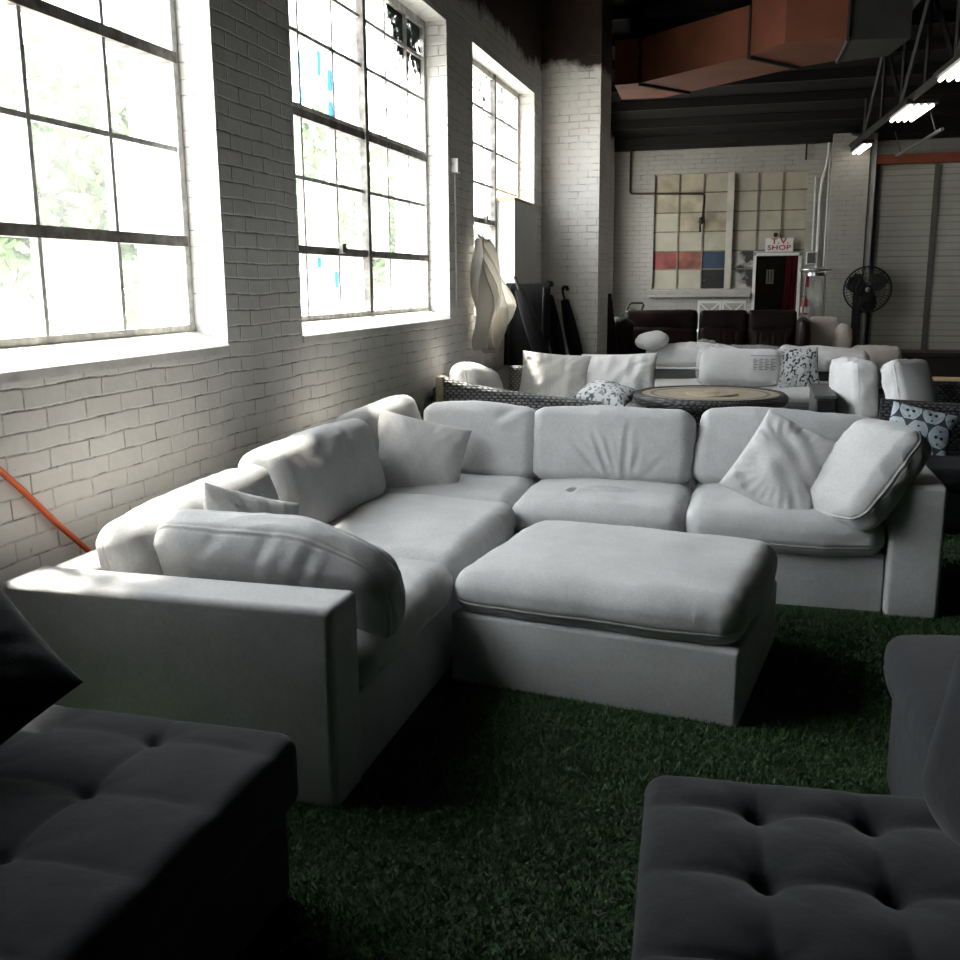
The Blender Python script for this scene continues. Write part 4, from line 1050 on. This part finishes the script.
# shop sign and other bits on the back wall
sg = thing('shop_sign', (.262, YB - .03, 1.955), 'white sign with red letters reading T.V. SHOP over the doorway', 'sign')
MB().rbox((.05, YB - .045, 1.962), (.478, YB - .02, 2.172), .004, 2).build('board', M['white_metal'], sg)
MB().box((.20, YB - .02, 2.0), (.30, YB + .06, 2.1)).build('bracket', M['yellowed'], sg)
def text(body, size, x, z, par, sx=1.0):
    cu = bpy.data.curves.new('lettering', 'FONT'); cu.body = body; cu.size = size; cu.extrude = .002; cu.offset = .0022
    cu.align_x = 'CENTER'; cu.align_y = 'CENTER'; cu.space_character = 1.06
    cu.materials.append(M['red'])
    o = bpy.data.objects.new('lettering', cu); COL.objects.link(o); o.parent = par
    o.rotation_euler = (RAD(90), 0, 0); o.scale = (sx, 1, 1)
    o.location = np.array([x, YB - .0475, z]) - origin_of(par)
    bpy.context.view_layer.update()
    me = bpy.data.meshes.new_from_object(o.evaluated_get(bpy.context.evaluated_depsgraph_get()))
    q = bpy.data.objects.new('lettering', me); COL.objects.link(q); q.parent = par
    q.rotation_euler = o.rotation_euler; q.scale = o.scale; q.location = o.location
    bpy.data.objects.remove(o); q.name = 'lettering'; return q
text('T.V.', .118, .275, 2.122, sg, 1.35); text('SHOP', .105, .262, 2.022, sg, 1.32)
lh = thing('lamp_socket', (.20, YB, 2.22), 'small dark lamp socket above the shop sign', 'lamp')
MB().lathe([(0, 0), (.03, 0), (.035, .04), (.02, .09), (0, .09)], (.20, YB + .07, 2.225), 14, rot=(90, 0, 0)).build('socket', M['pipe'], lh, smooth=40)
MB().lathe([(0, 0), (.02, 0), (.036, .03), (.025, .06), (0, .065)], (.20, YB - .02, 2.225), 14, rot=(90, 0, 0)).build('bulb', M['dark_wood'], lh, smooth=40)
m_ = MB(); m_.rbox((.685, YB - .09, 1.755), (.83, YB, 1.955), .01, 2)
eb = thing('electrical_box', (.757, YB, 1.755), 'grey electrical box right of the doorway', 'electrical box'); m_.build('box', M['sash_white'], eb)
MB().rbox((.70, YB - .10, 1.775), (.815, YB - .09, 1.935), .004, 2).build('cover', M['grey_metal'], eb)
def pipe(pts, r, mat, label, name='conduit', seg=8):
    m_ = MB(); m_.tube(pts, r, seg); p = pts[0]
    return tag(m_.build(name, mat, loc=tuple(p), smooth=60), label, 'pipe')
pipe([(.935, YB - .05, 3.66), (.93, YB - .05, 3.40), (.91, YB - .05, 3.25), (.86, YB - .05, 3.06), (.842, YB - .05, 2.8), (.842, YB - .05, 1.70)], .022, M['white_metal'], 'bent white conduit running down the back wall to the heater')
pipe([(.955, YB - .035, 3.66), (.955, YB - .035, 1.72)], .013, M['white_metal'], 'thin straight white conduit beside the bent one on the back wall')
pipe([(.76, YB - .03, 3.10), (.77, YB - .03, 1.97)], .012, M['white_metal'], 'thin white conduit rising from the electrical box')
pipe([(.60, YB - .04, 3.62), (.60, YB - .04, 3.36)], .014, M['pipe'], 'short dark pipe stub high on the back wall')
pipe([(-2.135, YB - .06, 3.66), (-2.135, YB - .06, 2.96), (-2.12, YB - .06, 2.935), (-2.09, YB - .06, 2.925), (-.97, YB - .06, 2.89), (-.945, YB - .06, 2.875), (-.935, YB - .06, 2.85), (-.955, YB - .06, 2.47), (-.99, YB - .05, 2.40), (-.985, YB - .05, 2.29)], .017, M['pipe'], 'thin brown pipe bending across the painted-over window')
vv = MB(); vv.lathe([(0, 0), (.035, 0), (.04, .04), (.03, .1), (0, .11)], (-.975, YB - .06, 2.42), 12)
tag(vv.build('pipe_valve', M['pipe'], loc=(-.975, YB - .06, 2.42)), 'round brown valve at the end of the brown pipe', 'valve')
# things seen through the shop doorway
V = []; F = []; n_ = 24
for i in range(n_ + 1):
    x = .40 + .30 * i / n_; y = YB + .55 + .03 * sin(i * 1.5)
    V += [(x - .06, y, .02), (x, y, 2.1), (x - .06, y + .012, .02), (x, y + .012, 2.1)]
for i in range(n_):
    q = 4 * i; F += [(q, q+4, q+5, q+1), (q+2, q+3, q+7, q+6)]
tag(MB().add(V, F).build('curtain', M['red_cloth'], loc=(.5, YB + .55, .02), smooth=60), 'dark red curtain inside the shop doorway', 'curtain')
ws = thing('notice', (.14, YB + 1.9, 1.55), 'small white notice on the dark wall inside the doorway', 'notice')
MB().box((.095, YB + 1.885, 1.45), (.225, YB + 1.90, 1.70)).build('sheet', M['white_metal'], ws)
m_ = MB(); m_.box((.125, YB + 1.882, 1.47), (.14, YB + 1.885, 1.68)); m_.box((.175, YB + 1.882, 1.47), (.19, YB + 1.885, 1.68)); m_.build('stripes', M['black'], ws)

# ------------------------------------------------------------------ along the left wall
cd = thing('wall_conduit', (XW + .02, 7.84, 1.3), 'thin white conduit with a small box between two windows', 'conduit')
MB().tube([(XW + .02, 7.84, 1.30), (XW + .02, 7.84, 2.36)], .010, 8).build('tube', M['white_metal'], cd, smooth=50)
MB().rbox((XW, 7.795, 2.36), (XW + .06, 7.885, 2.47), .008, 2).build('box', M['white_metal'], cd)
# crumpled plastic sheeting hooked at the third window
rows_ = [(1.90, 8.08, 8.22), (1.82, 8.06, 8.42), (1.70, 8.08, 8.62), (1.55, 8.10, 8.86), (1.40, 8.12, 9.02), (1.28, 8.15, 9.10), (1.16, 8.17, 9.00), (1.04, 8.20, 8.82), (.93, 8.22, 8.58)]
g_ = 60; V = []; F = []
zz_ = np.linspace(0, len(rows_) - 1, 50)
for zi in zz_:
    i0 = int(min(zi, len(rows_) - 2)); f_ = zi - i0
    z, ya, yb = [(1 - f_) * rows_[i0][k] + f_ * rows_[i0 + 1][k] for k in range(3)]
    for k in range(g_ + 1):
        q = k / g_; amp = .018 + .05 * min(1, zi / 4)
        V.append((XW + .125 + amp * sin(q * 30 + zi * .7) + .03 * sin(q * 7 + zi * 1.4), ya + (yb - ya) * q, z + .03 * sin(q * 9) * (zi > .5) - .05 * sin(q * pi) * (1 - zi / 8)))
for i in range(len(zz_) - 1):
    for k in range(g_):
        a = i * (g_ + 1) + k; F.append((a, a + 1, a + g_ + 2, a + g_ + 1))
ps = MB().add(V, F).build('plastic_sheet', M['sheet'], loc=(XW + .09, 8.4, .93), smooth=180)
sm = ps.modifiers.new('thickness', 'SOLIDIFY'); sm.thickness = .003
tag(ps, 'crumpled translucent white sheeting hanging at the third window', 'plastic sheet')
# black folded things leaning near the pier
ft = thing('folding_table', (-2.15, 9.3, ZT), 'black folded table leaning in the corner by the pier', 'folding table')
MB().rbox((-2.365, 9.24, ZT), (-1.93, 9.29, 1.51), .012, 2, rot=(-7, 0, 0), about=(-2.15, 9.26, ZT)).build('tabletop', M['black_cloth'], ft)
for x in (-2.31, -1.98): MB().tube(list(xf(np.array([(x + 2.15, -.04, .06), (x + 2.15, -.04, 1.45)]), (-7, 0, 0), (-2.15, 9.26, ZT))), .014, 8).build('leg', M['black'], ft)
for i, (xa, ya, xb, yb, h_, lb_) in enumerate(((-1.66, 9.20, -2.25, 9.32, 1.56, 'black folded umbrella leaning just in front of the folded table'),
                                       (-1.96, 10.75, -2.31, 11.12, 1.47, 'black folded umbrella leaning on the pier, right of the folded table'),
                                       (-1.78, 10.98, -2.14, 11.15, 1.42, 'black folded umbrella leaning on the pier, rightmost of the bundle'))):
    u_ = thing('folded_umbrella', (xa, ya, ZT), lb_, 'umbrella', 'folded umbrellas leaning in the corner')
    A_, B_ = np.array([xa, ya, ZT]), np.array([xb, yb, h_])
    MB().tube([A_, B_], .014, 8).build('shaft', M['black'], u_, smooth=40)
    ts = np.linspace(.12, .92, 10); rr = [.02 + .06 * sin(pi * min(1, (q - .1) / .9)) ** .7 for q in ts]
    MB().tube([A_ + (B_ - A_) * q for q in ts], rr, 12).build('canopy', M['black_cloth'], u_, smooth=60)
    if i: MB().tube([B_, B_ + [.02, 0, .03], B_ + [.05, 0, .03], B_ + [.06, 0, -.01]], .022, 8).build('handle', M['black'], u_, smooth=60)
lp_ = MB(); lp_.add([(-1.86, 12.62, .0), (-1.62, 12.62, .0), (-1.80, 12.62, 1.36), (-1.86, 12.66, .0), (-1.62, 12.66, .0), (-1.80, 12.66, 1.36), (-1.84, 12.62, 1.36), (-1.84, 12.66, 1.36)], [(0, 1, 2, 6), (3, 7, 5, 4), (0, 3, 4, 1), (1, 4, 5, 2), (2, 5, 7, 6), (0, 6, 7, 3)])
tag(lp_.build('leather_flap', M['leather'], loc=(-1.75, 12.64, 0)), 'dark pointed board standing just beyond the pier', 'board')
# orange cord and pole by the near wall
oc_ = MB(); pts = [(XW + .03, 2.30, 1.16), (XW + .03, 2.50, 1.02), (XW + .03, 2.62, .93), (XW + .03, 2.74, .82), (XW + .03, 2.88, .68), (XW + .035, 3.02, .55), (XW + .05, 3.16, .40), (XW + .09, 3.30, .2), (XW + .12, 3.4, .03), (XW + .16, 3.7, .028)]
oc_.tube(pts, .011, 10); tag(oc_.build('extension_cord', M['orange'], loc=(XW + .1, 3.3, ZT), smooth=60), 'orange extension cord hanging on the white brick wall', 'cord')
sp_ = MB(); sp_.tube([(-2.30, 2.30, ZT), (-2.335, 2.29, .66)], .012, 8)
tag(sp_.build('metal_rod', M['black'], loc=(-2.3, 2.3, ZT), smooth=40), 'thin dark rod standing at the near end of the sofa by the wall', 'rod')
# ------------------------------------------------------------------ turf blades
nb = 560000
def blades(n, xr, yr):
    g = np.random.default_rng(5)
    x = g.uniform(*xr, n * 2); y = g.uniform(*yr, n * 2)
    keep = ~(((x > -2.1) & (x < -1.10) & (y > 2.45) & (y < 5.6)) | ((x > -2.1) & (x < .82) & (y > 4.62) & (y < 5.6)) | (x < -1.75) & (y > 2.2) |
             ((np.abs(x + .463) < .52) & (np.abs(y - 3.775 + .147 * (x + .463)) < .46)))
    d = np.sqrt(x ** 2 + y ** 2); keep &= g.uniform(size=n * 2) < np.clip(3.6 / d, 0, 1) ** 1.2
    keep &= (x > -.45 * y - .6) & (x < .62 * y + .7)
    x, y = x[keep][:n], y[keep][:n]; n = len(x)
    a = g.uniform(0, 2 * pi, n); h = g.uniform(.009, .020, n); w = g.uniform(.0014, .0026, n) * (1 + .14 * y); l = g.normal(0, .010, (n, 2)) 
    V = np.zeros((n, 3, 3)); 
    V[:, 0] = np.stack([x - w * np.cos(a), y - w * np.sin(a), np.full(n, .011)], 1)
    V[:, 1] = np.stack([x + w * np.cos(a), y + w * np.sin(a), np.full(n, .011)], 1)
    V[:, 2] = np.stack([x + l[:, 0], y + l[:, 1], .011 + h], 1)
    me = bpy.data.meshes.new('turf_grass')
    me.vertices.add(3 * n); me.vertices.foreach_set('co', V.reshape(-1).astype(np.float32))
    me.loops.add(3 * n); me.loops.foreach_set('vertex_index', np.arange(3 * n, dtype=np.int32))
    me.polygons.add(n); me.polygons.foreach_set('loop_start', np.arange(0, 3 * n, 3, dtype=np.int32))
    me.update(calc_edges=True); me.validate()
    me.materials.append(M['turf'])
    o = bpy.data.objects.new('turf_grass', me); COL.objects.link(o)
    return tag(o, 'green artificial turf pile covering the floor', 'artificial turf', kind='stuff')
blades(nb, (-1.8, 4.6), (.6, 7.2))

# ------------------------------------------------------------------ outside the windows
tag(MB().box((-60, -40, -.4), (-2.9, 70, -.25)).build('ground_outside', M['concrete']), kind='structure')
def tree(x, y, h, cr, label, seed):
    g = np.random.default_rng(seed)
    t0 = thing('tree', (x, y, -.25), label, 'tree', 'trees outside the windows')
    MB().tube([(x, y, -.25), (x + .1, y, h * .35), (x - .1, y + .1, h * .7)], [.16, .13, .07], 10).build('trunk', M['bark'], t0, smooth=50)
    n = 5200; cl = g.normal(size=(26, 3)); cl /= np.linalg.norm(cl, axis=1, keepdims=True)
    cl = cl * g.uniform(.4, .95, (26, 1)) * np.array([cr, cr, h * .36]) + [x, y, h * .62]
    p = cl[g.integers(0, 26, n)] + g.normal(0, cr * .20, (n, 3))
    d1 = g.normal(size=(n, 3)); d1 /= np.linalg.norm(d1, axis=1, keepdims=True)
    d2 = np.cross(d1, g.normal(size=(n, 3))); d2 /= np.linalg.norm(d2, axis=1, keepdims=True)
    s = g.uniform(.10, .19, (n, 1))
    V = np.stack([p - d1 * s, p + d2 * s * .5, p + d1 * s, p - d2 * s * .5], 1).reshape(-1, 3)
    F = np.arange(4 * n).reshape(n, 4)
    MB().add(V, F).build('foliage', M['leaf'], t0)
tree(-9.0, 11.5, 4.6, 2.0, 'green tree outside seen through the nearest window', 1)
tree(-9.5, 18.5, 5.2, 2.3, 'green tree outside seen through the left half of the second window', 2)
tree(-9.5, 25.5, 4.2, 2.0, 'green tree outside seen low through the right half of the second window', 3)

# ------------------------------------------------------------------ light and camera
W = bpy.data.worlds.new('sky'); SC.world = W; W.use_nodes = True
bg = W.node_tree.nodes['Background']; bg.inputs[0].default_value = (.93, .97, 1.0, 1); bg.inputs[1].default_value = 9.0
S = bpy.data.lights.new('sun', 'SUN'); S.energy = 21; S.angle = RAD(3.5); S.color = (1, .93, .80)
so = bpy.data.objects.new('sun', S); COL.objects.link(so); so.location = (-10, 6, 20)
dvec = Vector((.37, -.12, -1)); so.rotation_euler = dvec.to_track_quat('-Z', 'Y').to_euler()
cam = bpy.data.cameras.new('camera'); co_ = bpy.data.objects.new('camera', cam); COL.objects.link(co_); SC.camera = co_
cam.sensor_fit = 'HORIZONTAL'; cam.sensor_width = 36; cam.lens = 36 * 988.8 / 960; cam.clip_start = .05
yaw, pit, rol = RAD(-15.62), RAD(11.26), RAD(-.4175)
f_ = Vector((sin(yaw) * cos(pit), cos(yaw) * cos(pit), -sin(pit))); r_ = Vector((cos(yaw), -sin(yaw), 0)); u_ = r_.cross(f_)
r2 = r_ * cos(rol) + u_ * sin(rol); u2 = u_ * cos(rol) - r_ * sin(rol)
co_.matrix_world = Matrix(((r2.x, u2.x, -f_.x, 0), (r2.y, u2.y, -f_.y, 0), (r2.z, u2.z, -f_.z, 1.5), (0, 0, 0, 1)))
SC.view_settings.view_transform = 'Standard'; SC.view_settings.look = 'None'; SC.view_settings.exposure = 0.40; SC.view_settings.gamma = 1.0
SC.view_settings.use_curve_mapping = False
SC.cycles.use_denoising = True; SC.cycles.max_bounces = 10; SC.cycles.diffuse_bounces = 6; SC.cycles.transparent_max_bounces = 16
SC.cycles.sample_clamp_indirect = 8
